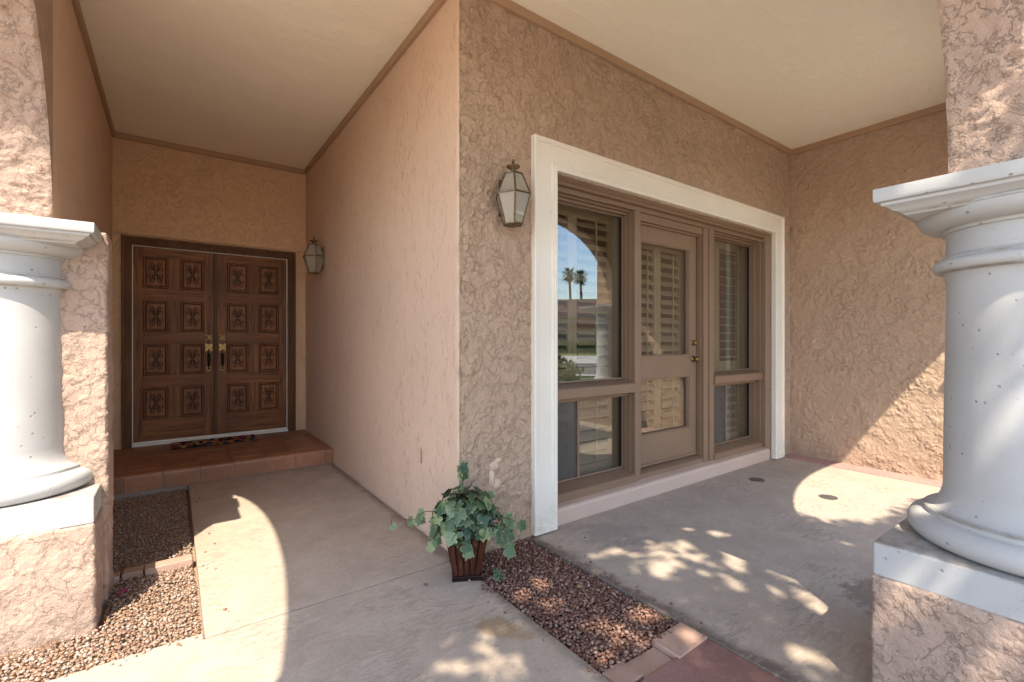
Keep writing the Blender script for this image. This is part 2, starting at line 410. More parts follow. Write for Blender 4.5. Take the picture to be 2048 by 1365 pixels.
def relief_wall(name, axis, c, u0, u1, z0, z1, cell, out, mat, parent, hole=None, amp=.006, sc=1., seed=0., fn=trowel):
    """plastered wall face: plane axis=c, running u0..u1, displaced towards out (+1/-1)"""
    nu = int((u1-u0)/cell)+1; nv = int((z1-z0)/cell)+1
    U, Z = np.meshgrid(np.linspace(u0, u1, nu), np.linspace(z0, z1, nv), indexing='ij'); U = U.ravel(); Z = Z.ravel()
    C = np.full_like(U, c); p = np.stack([U, C, Z], 1) if axis == 'y' else np.stack([C, U, Z], 1)
    h = fn(p, amp, sc, seed); p[:, 1 if axis == 'y' else 0] += out*h
    keep = None
    if hole:
        um = (np.linspace(u0, u1, nu)[:-1]+np.linspace(u0, u1, nu)[1:])/2; zm = (np.linspace(z0, z1, nv)[:-1]+np.linspace(z0, z1, nv)[1:])/2
        A, B = np.meshgrid(um, zm, indexing='ij'); keep = ~((A > hole[0]) & (A < hole[1]) & (B < hole[2])).ravel()
    return grid_mesh(name, p, nu, nv, mat, parent, keep)
def rough_box(x0, x1, y0, y1, z0, z1, mat, cell=.0068, amp=.0056, seed=0.):
    """box with trowelled faces and softened ragged corners"""
    m = MB(); P = [(x0, x1), (y0, y1), (z0, z1)]; N = [max(2, int((b-a)/cell)) for a, b in P]; idx = {}; vs = []; nr = []; fs = []
    def vid(i, j, k):
        if (i, j, k) not in idx:
            idx[(i, j, k)] = len(vs); vs.append([P[q][0]+(P[q][1]-P[q][0])*t/N[q] for q, t in enumerate((i, j, k))])
            nr.append([(-1 if t == 0 else 1 if t == N[q] else 0) for q, t in enumerate((i, j, k))])
        return idx[(i, j, k)]
    for ax in range(3):
        u, w = [q for q in range(3) if q != ax]
        for side in (0, N[ax]):
            for a in range(N[u]):
                for b in range(N[w]):
                    def g(aa, bb):
                        t = [0, 0, 0]; t[ax] = side; t[u] = aa; t[w] = bb; return vid(*t)
                    fs.append((g(a, b), g(a+1, b), g(a+1, b+1), g(a, b+1)))
    V = np.array(vs, float); Nn = np.array(nr, float); cnt = np.abs(Nn).sum(1)
    h = trowel(V, amp, 1., seed+3)-amp*.4
    h = np.where(cnt > 1, h-.005-.008*np.maximum(0, fbm(V+seed, 14, 3)), h)
    V += Nn/np.linalg.norm(Nn, axis=1)[:, None]*h[:, None]
    m.add([tuple(v) for v in V], fs, mat); return m

# ------------------------------------------------------------ dimensions (metres)
XA = 1.267      # hall side wall (faces -X)
YB = 2.236      # window wall (faces -Y)
XD = 5.264      # far right wall
YE = 5.872      # entry door wall
XH = -.468      # left wall of the hall
CZ = 3.195      # porch ceiling
WT = 3.55       # top of walls

house = empty('house', (0, 0, 0), 'pink stucco house with an arched porch, panelled entry doors and shuttered patio windows', 'house')

# side wall of the hall (block with the protruding corner)
m = MB(); vs = []; rows = 150
from mathutils import noise as mn
for i in range(rows):
    z = -.1+(WT+.1)*i/(rows-1)
    j = [.004*mn.noise(Vector((q*3.1, z*9, 0)))+.0025*mn.noise(Vector((q*7.3, z*40, 5))) for q in range(3)]
    vs += [(XA, YE+.3, z), (XA, YB+.05, z), (XA+.0015+j[0]*.4, YB+.013, z), (XA+.005+j[1], YB+.005+j[1], z), (XA+.013, YB+.0015+j[2]*.4, z), (XA+.03, YB+.006, z), (XA+.25, YB+.006, z), (XA+.25, YE+.3, z)]
f1 = []; f2 = []; f3 = []
for i in range(rows-1):
    for k in range(7):
        q = (i*8+k, i*8+k+1, (i+1)*8+k+1, (i+1)*8+k); (f1 if k < 3 else f2 if k < 6 else f3).append(q)
m.add(vs, f1, M['stucco_fine']); o0 = m.mi(M['stucco']); m.f += f2; m.m += [o0]*len(f2); o0 = m.mi(M['dark_room']); m.f += f3; m.m += [o0]*len(f3)
m.build('side_wall', house, autosmooth=60)
# small blob of patched plaster and hook mark
# window wall around the opening
WX0, WX1, WZ1 = 1.95, 4.865, 2.26
m = MB(); TB = YB+.30
m.box(XA+.25, WX0, YB+.004, TB, -.1, WT, M['stucco'])
m.box(WX1, XD, YB+.004, TB, -.1, WT, M['stucco'])
m.box(WX0, WX1, YB+.004, TB, WZ1, WT, M['stucco'])
ww = m.build('window_wall', house)
relief_wall('plaster', 'y', YB+.004, XA+.012, XD, -.05, CZ, .0058, -1, M['stucco'], ww, (WX0, WX1, WZ1), .0080, 1.5)
m = MB(); m.box(XD+.006, XD+.3, -.1, TB, -.1, WT, M['stucco_back']); rw = m.build('right_wall', house)
relief_wall('plaster', 'x', XD+.004, .4, YB, -.05, CZ, .0068, -1, M['stucco_back'], rw, None, .0056, 1.5, 5.)
# entry door wall around opening
DX0, DX1, DZ0, DZ1 = -.40, 1.155, .15, 2.215
m = MB()
m.box(XH, DX0, YE, YE+.3, -.1, WT, M['stucco_hall_warmlight']); m.box(DX1, XA-.001, YE, YE+.3, -.1, WT, M['stucco_hall_warmlight'])
m.box(DX0, DX1, YE, YE+.3, DZ1, WT, M['stucco_hall_warmlight'])
m.box(XH+.001, XA-.002, YE-.022, YE+.002, DZ1+.02, WT, M['stucco_hall_warmlight'])
m.build('entry_wall', house)

# arch walls
def arch_wall(name, along, c0, c1, a0, a1, bays, mats, supports):
    """wall with arches; along='x' or 'y'; thickness c0..c1; runs a0..a1; bays=(centre, half, spring, rise)"""
    n = int((a1-a0)/.025)
    aa = set(np.linspace(a0, a1, n).tolist())
    for (c, h, z0, r) in bays:
        for k in range(41): aa.add(c-h*math.cos(math.pi*k/40))
    aa = sorted(x for x in aa if a0-1e-9 <= x <= a1+1e-9)
    def zb(x):
        for (c, h, z0, r) in bays:
            if abs(x-c) < h-1e-6: return z0+r*math.sqrt(max(0, 1-((x-c)/h)**2))
        return supports
    P = (lambda a, c, z: (a, c, z)) if along == 'x' else (lambda a, c, z: (c, a, z))
    vs = []; fs = []; fm = []
    for x in aa:
        z = zb(x)
        vs += [P(x, c0, z), P(x, c0, WT), P(x, c1, z), P(x, c1, WT)]
    mb = MB(); k = len(aa)
    for i in range(k-1):
        a = 4*i; b = 4*(i+1)
        fs += [(a, b, b+1, a+1), (a+2, a+3, b+3, b+2), (a, a+2, b+2, b), (a+1, b+1, b+3, a+3)]
    fs += [(0, 1, 3, 2), (4*k-4, 4*k-2, 4*k-1, 4*k-3)]
    mb.add(vs, fs, mats)
    w_ = mb.build(name, house, autosmooth=50)
    for (c, h, z0, r) in bays:      # plastered soffit of each arch, with ragged edges
        n_ = int(1.35*math.pi*max(h, r)/.010); th = np.linspace(0, math.pi, n_)
        aa_ = c-h*np.cos(th); zz_ = z0+r*np.sin(th)
        nrm = np.stack([np.cos(th)/h, -np.sin(th)/r], 1); nrm /= np.linalg.norm(nrm, axis=1)[:, None]
        # vertical skirt at both springings down to the capitals
        nt = int((c1-c0)/.0095)+1; tt = np.linspace(c0-.001, c1+.001, nt)
        A, T_ = np.meshgrid(np.arange(n_), tt, indexing='ij'); A = A.ravel(); T_ = T_.ravel()
        q = np.stack([aa_[A], T_, zz_[A]], 1); nn = np.stack([nrm[A, 0], 0*T_, nrm[A, 1]], 1)
        if along == 'y': q = q[:, [1, 0, 2]]; nn = nn[:, [1, 0, 2]]
        hgt = trowel(q, .0068, 1.2, 11.)+.001
        edge = (T_ < tt[0]+1e-6) | (T_ > tt[-1]-1e-6)
        hgt = np.where(edge, -.001, hgt)
        grid_mesh('arch_plaster', q+nn*hgt[:, None], n_, nt, mats, w_)
    return w_
CAPZ = 1.70
arch_wall('arch_wall', 'x', .21, .395, -.655, XD, [(.85, 1.23, 1.72, 1.25), (3.87, 1.31, 1.72, 1.07)], M['stucco_heavy'], CAPZ)
arch_wall('arch_wall', 'y', -.655, XH, .395, 3.13, [(1.60, 1.52, 1.72, 1.36)], M['stucco_heavy'], CAPZ)
m = MB(); m.box(-.655, XH, 3.13, YE+.3, -.1, WT, M['stucco_fine']); m.build('hall_wall', house)
rough_box(-.95, -.249, 2.90, 3.12, -.1, CAPZ+.005, M['stucco_heavy']).build('pier', house, smooth=True)
# ceiling + roof
cb = NB('ceiling_plaster')
cn = cb.noise(2.4, 6, .7, cb.P((1, 2.6, 1)), .8); cs = cb.noise(18, 6, .7, cb.P((1, .35, 1)), .6)
cc = cb.mix(cb.mr(cn, .3, .7), (.84, .775, .62), (.89, .82, .67)); cc = cb.mix(cb.mr(cb.noise(.9, 4), .55, .75, 0, .3), cc, (.74, .64, .50))
M['ceiling'] = cb.fin(cc, .8, cb.bump(cb.math('ADD', cs, cb.math('MULTIPLY', cb.mr(cn, .5, .53), .5)), .45, .006), .2)
m = MB(); m.box(XH, XD, .395, YE, CZ, CZ+.06, M['ceiling']); m.build('ceiling', house)
m = MB(); m.box(-.66, 9.5, .20, 9.5, WT, WT+.25, M['pinkhouse']); m.build('roof', house)
m = MB(); m.box(XD+.3, 9.3, -.1, 9.3, -.1, WT, M['stucco_back']); m.box(-.8, XD+.3, YE+1.6, 9.3, -.1, WT, M['stucco_back']); m.build('rear_wall', house)
# brown trim along ceiling
TR = .055; TD = .024
m = MB()
m.box(XA-TD, XA, YB-TD, YE-.022-TD, CZ-TR, CZ, M['trim_brown'])
m.box(XA, XD-TD, YB-TD, YB, CZ-TR, CZ, M['trim_brown'])
m.box(XD-TD, XD, .395, YB-TD, CZ-TR, CZ, M['trim_brown'])
m.box(XH+TD, XA-TD, YE-.022-TD, YE-.022, CZ-TR, CZ, M['trim_brown'])
m.box(XH, XH+TD, .6, YE-.022, CZ-TR, CZ, M['trim_brown'])
m.box(XH+TD, XD-TD, .395, .395+TD, CZ-TR, CZ, M['trim_brown'])
m.build('ceiling_trim', house, bevel=.002)

# ------------------------------------------------------------ columns
def column(cx, cy, lab):
    s = .33
    root = bpy.data.objects.new('column', None); col.objects.link(root); root.parent = house; root.location = (cx, cy, 0)
    root['label'] = lab
    rough_box(-s-.004, s+.004, -s-.004, s+.004, -.12, .419, M['stucco_heavy'], seed=cx*3).build('pedestal', root, smooth=True)
    m = MB(); m.box(-s, s, -s, s, .42, .53, M['cast']); m.build('plinth', root, bevel=.006)
    pr = [(.20, .53), (.270, .531)]
    for k in range(13):
        a = -math.pi/2+math.pi*k/12; pr.append((.272+.040*math.cos(a), .573+.042*math.sin(a)))
    pr += [(.268, .618), (.268, .630), (.262, .634)]
    for k in range(1, 9):
        a = math.pi/2*k/8; pr.append((.262-.046*math.sin(a), .634+.085*(1-math.cos(a))))
    m = MB(); m.lathe(pr, (0, 0, 0), M['cast'], 72); m.build('base', root, autosmooth=45)
    pr = [(.216, .719), (.2155, .85), (.213, 1.05), (.2095, 1.25), (.207, 1.38)]
    for k in range(1, 7):
        a = math.pi/2*k/6; pr.append((.207+.012*(1-math.cos(a)), 1.38+.045*math.sin(a)))
    m = MB(); m.lathe(pr, (0, 0, 0), M['cast'], 72); m.build('shaft', root, autosmooth=45)
    pr = [(.205, 1.425), (.226, 1.426)]
    for k in range(9):
        a = -math.pi/2+math.pi*k/8; pr.append((.226+.019*math.cos(a), 1.447+.020*math.sin(a)))
    pr += [(.224, 1.469), (.224, 1.474), (.210, 1.486), (.209, 1.545), (.211, 1.556), (.221, 1.558), (.222, 1.568)]
    for k in range(1, 9):
        a = math.pi/2*k/8; pr.append((.222+.062*math.sin(a), 1.568+.048*(1-math.cos(a))))
    pr += [(.288, 1.617), (.288, 1.624), (.20, 1.626)]
    mm = MB(); mm.lathe(pr, (0, 0, 0), M['cast'], 72)
    # square abacus with a moulded underside
    sq = [(.262, 1.612), (.272, 1.622), (.290, 1.630), (.300, 1.640), (.312, 1.645), (.314, 1.654), (.326, 1.657), (.330, 1.664), (.330, CAPZ)]
    vs = []; fs = []
    for r, z in sq: vs += [(-r, -r, z), (r, -r, z), (r, r, z), (-r, r, z)]
    for i in range(len(sq)-1):
        for k in range(4): fs.append((i*4+k, i*4+(k+1) % 4, i*4+4+(k+1) % 4, i*4+4+k))
    fs += [(3, 2, 1, 0), tuple(range(4*len(sq)-4, 4*len(sq)))]
    mm.add(vs, fs, M['cast'])
    mm.build('capital', root, autosmooth=30)
    return root
column(-.60, 2.98, 'sunlit white column half built into the stucco pier left of the entry hall')
column(2.215, .215, 'white column on a stucco pedestal dappled by tree shade at the right')
column(-.62, .215, 'white column at the outer corner of the porch')
column(5.24, .215, 'white column where the front arch meets the right wall')

# ------------------------------------------------------------ cream surround of the patio opening (mitred sweep)
def surround():
    OX0, OX1, OZ = 1.774, 5.045, 2.452; W = .186; Z0 = .012
    prof = [(0, 0), (0, .036), (.004, .040), (.016, .040), (.020, .034), (.027, .034), (.031, .026), (W-.044, .026), (W-.040, .031), (W-.036, .036), (W-.022, .036), (W-.018, .040), (W-.004, .040), (W, .036), (W, -.006)]
    m = MB(); n = len(prof); vs = []
    for (u, d) in prof: vs.append((OX0+u, YB-d, Z0))
    for (u, d) in prof: vs.append((OX0+u, YB-d, OZ-u))
    for (u, d) in prof: vs.append((OX1-u, YB-d, OZ-u))
    for (u, d) in prof: vs.append((OX1-u, YB-d, Z0))
    fs = []
    for k in range(3):
        for i in range(n-1): fs.append((k*n+i, k*n+i+1, k*n+n+i+1, k*n+n+i))
    fs += [tuple(range(n)), tuple(range(3*n, 4*n))[::-1]]
    m.add(vs, fs, M['cream'])
    for (x0, x1) in ((OX0+.004, OX0+W-.004), (OX1-W+.004, OX1-.004)):
        m.box(x0, x1, YB-.039, YB-.001, Z0-.002, Z0+.020, M['cream']); m.box(x0+.004, x1-.004, YB-.033, YB-.002, Z0+.02, Z0+.032, M['cream'])
    return m.build('door_surround', house, autosmooth=25)
surround()

# masonry sill under the windows
m = MB(); m.prism([(2.258, -.02), (2.256, .085), (2.262, .10), (2.275, .107), (2.42, .115), (2.42, -.02)], WX0-.0, WX1-.005, 'x', M['sill']); m.build('sill', house, bevel=.004)

# ------------------------------------------------------------ patio window wall timber
YF = 2.338; YG = 2.456; BP = M['brown_paint']
ZS, ZT0, ZT1, ZH = .165, .795, .875, 2.185
m = MB()
# stepped head
m.box(WX0, WX1, 2.300, 2.335, 2.232, WZ1, BP)
m.box(WX0, WX1, YF, 2.50, 2.200, WZ1-.001, BP)
m.box(WX0, WX1, 2.372, 2.50, 2.188, 2.2, BP); m.box(WX0, WX1, 2.405, 2.50, 2.172, 2.19, BP)
# side jambs stepped
for (x0, x1, sx) in ((WX0-.001, WX0+.012, 1), (WX1-.012, WX1+.001, -1)):
    m.box(x0, x1, 2.302, 2.50, .108, 2.2, BP)
    a = (x1, x1+.012) if sx > 0 else (x0-.012, x0)
    m.box(a[0], a[1], 2.345, 2.50, .109, 2.2, BP)
    a = (x1+.012, x1+.022) if sx > 0 else (x0-.022, x0-.012)
    m.box(a[0], a[1], 2.395, 2.50, .11, 2.2, BP)
# mullions
m.box(2.877, 2.943, YF, 2.50, .108, 2.2, BP)
m.box(2.866, 2.877, 2.375, 2.50, .109, 2.19, BP); m.box(2.856, 2.866, 2.412, 2.50, .11, 2.19, BP)
m.box(3.905, 3.978, YF, 2.50, .108, 2.2, BP); m.box(3.822, 3.897, YF+.006, 2.50, .108, 2.2, BP); m.box(3.89, 3.91, YF+.018, 2.50, .108, 2.2, BP)
m.box(3.812, 3.822, 2.37, 2.41, .109, 2.19, BP); m.box(3.978, 3.988, 2.39, 2.50, .11, 2.19, BP)
m.box(2.943, 2.953, 2.37, 2.41, .109, 2.19, BP)
m.box(2.943, 3.822, 2.36, 2.50, 2.14, 2.2, BP); m.box(2.943, 3.822, 2.385, 2.405, 2.125, 2.14, BP)
# transoms with sloping tops and bottom sills
for (x0, x1) in ((WX0+.024, 2.882), (3.972, WX1-.024)):
    m.prism([(2.318, ZT0+.006), (2.318, ZT1-.012), (2.325, ZT1-.004), (YG+.03, ZT1+.022), (YG+.03, ZT0), (2.34, ZT0)], x0, x1, 'x', BP)
    m.prism([(2.325, .106), (2.325, ZS-.008), (2.335, ZS), (YG+.03, ZS+.035), (YG+.03, .106)], x0, x1, 'x', BP)
    m.box(x0, x1, 2.40, 2.50, ZT0-.028, ZT0, BP)
m.prism([(2.35, .107), (2.35, .145), (2.44, .168), (2.44, .107)], 2.93, 3.83, 'x', BP)
m.build('window_frame', house, bevel=.0022)

def shutter(name, x0, x1, y, z0, z1, parent, panels=2, tilt=40, z_mid=None):
    """plantation shutter: stiles, rails, louvres and tilt rods in one mesh"""
    m = MB(); L = M['louver']
    pw = (x1-x0)/panels
    for p in range(panels):
        a = x0+p*pw+.001; b = a+pw-.002
        st = .046
        m.box(a, a+st, y-.013, y+.013, z0, z1, L); m.box(b-st, b, y-.013, y+.013, z0, z1, L)
        rails = [(z0, z0+.10), (z1-.085, z1)]
        if z_mid: rails.insert(1, (z_mid-.04, z_mid+.04))
        for (r0, r1) in rails: m.box(a+st, b-st, y-.012, y+.012, r0, r1, L)
        for i in range(len(rails)-1):
            lo = rails[i][1]; hi = rails[i+1][0]; n = max(1, int((hi-lo)/.077)); d = (hi-lo)/n
            for k in range(n):
                zc = lo+d*(k+.5); t = R(tilt); hw = .043
                prof = []
                for q in range(10):
                    an = 2*math.pi*q/10; u = hw*math.cos(an); v_ = .0055*math.sin(an)
                    prof.append((y+u*math.cos(t)-v_*math.sin(t), zc+u*math.sin(t)+v_*math.cos(t)))
                m.prism(prof, a+st+.001, b-st-.001, 'x', L)
            m.box((a+b)/2-.006, (a+b)/2+.006, y-.052, y-.044, lo+.02, hi-.02, L)
    return m.build(name, parent, autosmooth=40)

def window(x0, x1, z0, z1, kind, lab=None):
    r = bpy.data.objects.new('window', None); col.objects.link(r); r.parent = house
    if lab: r['label'] = lab
    m = MB(); t = .012
    m.box(x0, x0+t, YG-.014, YG+.014, z0, z1, BP); m.box(x1-t, x1, YG-.014, YG+.014, z0, z1, BP)
    m.box(x0+t, x1-t, YG-.014, YG+.014, z0, z0+t, BP); m.box(x0+t, x1-t, YG-.014, YG+.014, z1-t, z1, BP)
    if kind == 'slider':
        xm = x0+(x1-x0)*.44
        m.box(xm-.011, xm+.011, YG-.022, YG+.010, z0+t, z1-t, BP)
    m.box(x1-t-.005, x1-t, YG-.012, YG+.012, z0+t, z1-t, M['black'])
    m.build('sash', r, bevel=.001)
    g = MB()
    g.box(x0+t, x1-t-.005, YG-.002, YG+.002, z0+t, z1-t, M['glass']); g.build('pane', r)
    if kind == 'slider':
        s = MB(); s.box(x0+t, xm-.011, YG-.013, YG-.012, z0+t, z1-t, M['screen']); s.build('insect_screen', r)
        s = MB(); s.box(x0+.055, x0+.085, YG-.026, YG-.014, z0+t+.004, z0+t+.019, M['white_plastic']); s.build('latch', r, bevel=.001)
    return r
ul = window(WX0+.034, 2.858, ZT1+.020, 2.174, 'fixed', 'large left pane reflecting sky, palms and the house across the street')
ll = window(WX0+.034, 2.858, ZS+.033, ZT0-.026, 'slider', 'low left sliding window with an insect screen')
ur = window(3.986, WX1-.034, ZT1+.020, 2.174, 'fixed', 'tall right pane with level shutter slats behind')
lr = window(3.986, WX1-.034, ZS+.033, ZT0-.026, 'slider', 'low right sliding window below the tall pane')
shutter('shutter', 1.985, 2.872, 2.575, .885, 2.215, ul, 2, 42)
shutter('shutter', 1.985, 2.872, 2.575, .14, .84, ll, 2, 42)
shutter('shutter', 3.97, 4.845, 2.575, .885, 2.215, ur, 2, 8)
shutter('shutter', 3.97, 4.845, 2.575, .14, .84, lr, 2, 8)

# patio door
pd = bpy.data.objects.new('patio_door', None); col.objects.link(pd); pd.parent = house
px0, px1, pz0, pz1 = 2.945, 3.812, .178, 2.133; py0, py1 = 2.412, 2.452
m = MB()
m.box(px0, px0+.10, py0, py1, pz0, pz1, BP); m.box(px1-.098, px1, py0, py1, pz0, pz1, BP)
a, b = px0+.10, px1-.098
m.box(a, b, py0, py1, pz0, .425, BP); m.box(a, b, py0, py1, .885, 1.065, BP); m.box(a, b, py0, py1, 2.0, pz1, BP)
for (z0, z1) in ((.425, .885), (1.065, 2.0)):      # glazing beads
    m.box(a, a+.010, py0+.006, py1, z0, z1, BP); m.box(b-.010, b, py0+.006, py1, z0, z1, BP)
    m.box(b-.018, b-.010, py0+.018, py1, z0, z1, BP)
    m.box(a+.01, b-.01, py0+.006, py1, z0, z0+.010, BP); m.box(a+.01, b-.01, py0+.006, py1, z1-.010, z1, BP)
m.box(px0+.01, px1-.01, py0-.012, py0+.002, pz0, pz0+.018, BP)
m.build('leaf', pd, bevel=.002)
for (z0, z1) in ((.435, .875), (1.075, 1.99)):
    g = MB(); g.box(a+.01, b-.018, 2.442, 2.446, z0, z1, M['glass']); g.build('pane', pd)
shutter('shutter', a-.02, b+.02, 2.520, .33, 2.06, pd, 2, 40, .97)
def knob(x, y, z, parent, name='knob', rose=.030, ball=.026, ln=.055):
    m = MB(); rt = Matrix.Rotation(R(90), 3, 'X')
    pr = [(0.001, 0), (rose, 0), (rose, .006), (.012, .010), (.011, ln*.5)]
    for k in range(9):
        an = -math.pi/2+math.pi*k/8; pr.append((max(.0015, ball*math.cos(an)) if k > 0 else .012, ln*.75+ball*.8*math.sin(an)))
    mm = MB(); mm.lathe(pr, (0, 0, 0), M['brass'], 20)
    mm.v = [tuple(Vector((x, y, z))+rt @ Vector(v)) for v in mm.v]
    return mm.build(name, parent, smooth=True)
knob(3.762, py0, 1.03, pd); knob(3.762, py0, 1.175, pd, 'deadbolt', .026, .020, .03)
# dim room behind
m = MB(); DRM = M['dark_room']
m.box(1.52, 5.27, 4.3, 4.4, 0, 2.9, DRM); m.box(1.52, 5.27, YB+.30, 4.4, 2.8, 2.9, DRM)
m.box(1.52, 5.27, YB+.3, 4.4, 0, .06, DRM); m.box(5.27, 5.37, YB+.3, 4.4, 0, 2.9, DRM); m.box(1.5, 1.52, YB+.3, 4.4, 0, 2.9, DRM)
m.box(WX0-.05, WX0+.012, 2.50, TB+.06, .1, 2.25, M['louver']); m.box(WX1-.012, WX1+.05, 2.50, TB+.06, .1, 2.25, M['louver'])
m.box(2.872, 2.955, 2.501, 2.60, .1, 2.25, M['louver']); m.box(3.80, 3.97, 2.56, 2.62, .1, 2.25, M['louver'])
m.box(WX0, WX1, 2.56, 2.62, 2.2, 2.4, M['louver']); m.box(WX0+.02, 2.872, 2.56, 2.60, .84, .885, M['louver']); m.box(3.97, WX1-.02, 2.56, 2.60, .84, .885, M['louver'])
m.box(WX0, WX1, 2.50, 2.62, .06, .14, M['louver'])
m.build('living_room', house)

# ------------------------------------------------------------ entry doors
YDR = 5.925
fr = bpy.data.objects.new('door_frame', None)
m = MB(); FW = M['frame_wood']
steps = [(0, 0, .022, YE-.030), (0, .020, .040, YE-.014), (0, .038, .058, YE+.004), (0, .056, .076, YE+.022)]
for (_, u0, u1, yy) in steps:
    m.box(DX0+u0, DX0+u1, yy, YDR+.05, .15, DZ1-u0, FW); m.box(DX1-u1, DX1-u0, yy, YDR+.05, .15, DZ1-u0, FW)
    m.box(DX0+u1, DX1-u1, yy, YDR+.05, DZ1-u1, DZ1-u0, FW)
m.build('door_frame', house, bevel=.004)
m = MB()   # pale weather strip and threshold
wx0, wx1 = DX0+.076, DX1-.076
m.box(wx0, wx0+.007, YDR-.006, YDR+.04, .19, DZ1-.076, M['white_metal']); m.box(wx1-.007, wx1, YDR-.006, YDR+.04, .19, DZ1-.076, M['white_metal'])
m.box(wx0+.007, wx1-.007, YDR-.006, YDR+.04, DZ1-.083, DZ1-.076, M['white_metal'])
m.build('weather_strip', house)
m = MB(); m.box(wx0, wx1, YDR-.055, YDR+.05, .147, .168, M['white_metal']); m.box(wx0, wx1, YDR-.022, YDR-.004, .168, .186, M['white_metal']); m.build('threshold', house, bevel=.003)
m = MB(); m.box(DX0, DX1, YDR+.052, YDR+.10, .1, 2.3, M['dark_room']); m.build('entry_backing', house)
# carved panel (shared mesh)
def carved_panel_mesh():
    m = MB(); W, H = .102, .158
    # raised field with a moulded frame, y towards -Y is out
    def ring(h0, h1, y0, y1, mt):
        vs = [(-W+h0, y0, -H+h0), (W-h0, y0, -H+h0), (W-h0, y0, H-h0), (-W+h0, y0, H-h0), (-W+h1, y1, -H+h1), (W-h1, y1, -H+h1), (W-h1, y1, H-h1), (-W+h1, y1, H-h1)]
        m.add(vs, [(k, (k+1) % 4, 4+(k+1) % 4, 4+k) for k in range(4)], mt)
    D, PN, CV = M['carve'], M['panel_wood'], M['door_wood']
    ring(0, 0, .0, .012, D); ring(0, .005, .012, .012, D); ring(.005, .008, .012, -.007, CV); ring(.008, .016, -.007, -.007, PN); ring(.016, .022, -.007, .010, CV)
    ring(.022, .027, .010, .010, D); ring(.027, .029, .010, .000, PN)
    m.add([(-W+.029, 0, -H+.029), (W-.029, 0, -H+.029), (W-.029, 0, H-.029), (-W+.029, 0, H-.029)], [(0, 1, 2, 3)], PN)
    c1 = [(.007, .010), (.010, .035), (.010, .060), (.016, .083), (.029, .094), (.041, .086), (.041, .071), (.031, .066), (.026, .073)]
    c2 = [(.010, .014), (.022, .026), (.028, .044), (.038, .053), (.051, .047), (.055, .033), (.048, .024), (.041, .029)]
    c3 = [(.028, .044), (.022, .056), (.024, .066)]
    for sx in (1, -1):
        for sz in (1, -1):
            for c in (c1, c2, c3):
                p = smooth_pts([(x*sx, -.001, z*sz) for x, z in c], 4)
                m.tube(p, [.0052-.0025*(i/len(p)) for i in range(len(p))], D, 5)
    m.tube([(-.020, -.001, 0), (.020, -.001, 0)], .003, D, 5)
    m.box(-.007, .007, -.004, .002, -.007, .007, D, Matrix.Rotation(R(45), 3, 'Y'), Vector((0, 0, 0)))
    o = m.build('panel', None); me = o.data; bpy.data.objects.remove(o); return me
panel_me = carved_panel_mesh()
zc = [.56+.44*k for k in range(4)]
def leaf(x0, x1, cols, lab):
    r = bpy.data.objects.new('entry_door', None); col.objects.link(r); r.parent = house; r['label'] = lab
    m = MB(); z0, z1 = .188, 2.135; y0, y1 = YDR, YDR+.04; W, H = .102, .158
    V, Hh = M['door_wood'], M['door_rail']
    edges = [x0]+[e for c in cols for e in (c-W, c+W)]+[x1]
    for i in range(0, len(edges), 2):
        full = i in (0, len(edges)-2)
        if full: m.box(edges[i], edges[i+1], y0, y1, z0, z1, V)
        else:
            for z in zc: m.box(edges[i]+.0, edges[i+1], y0, y1, z-H, z+H, V)
    zz = [z0]+[e for z in zc for e in (z-H, z+H)]+[z1]
    for i in range(0, len(zz), 2): m.box(edges[1], edges[-2], y0+.0008, y1, zz[i], zz[i+1], Hh)
    m.build('leaf', r, bevel=.0015)
    for c in cols:
        for z in zc:
            o = bpy.data.objects.new('panel', panel_me); col.objects.link(o); o.parent = r; o.location = (c, YDR, z)
    return r
dl = leaf(-.316, .368, (-.137, .168), 'left leaf of the carved double door, with a peephole')
dr = leaf(.382, 1.070, (.580, .886), 'right leaf of the carved double door')
m = MB(); m.box(.352, .392, YDR-.014, YDR+.002, .19, 2.13, M['frame_wood']); m.box(.362, .372, YDR-.020, YDR-.012, .19, 2.13, M['frame_wood']); m.build('astragal', dr, bevel=.003)
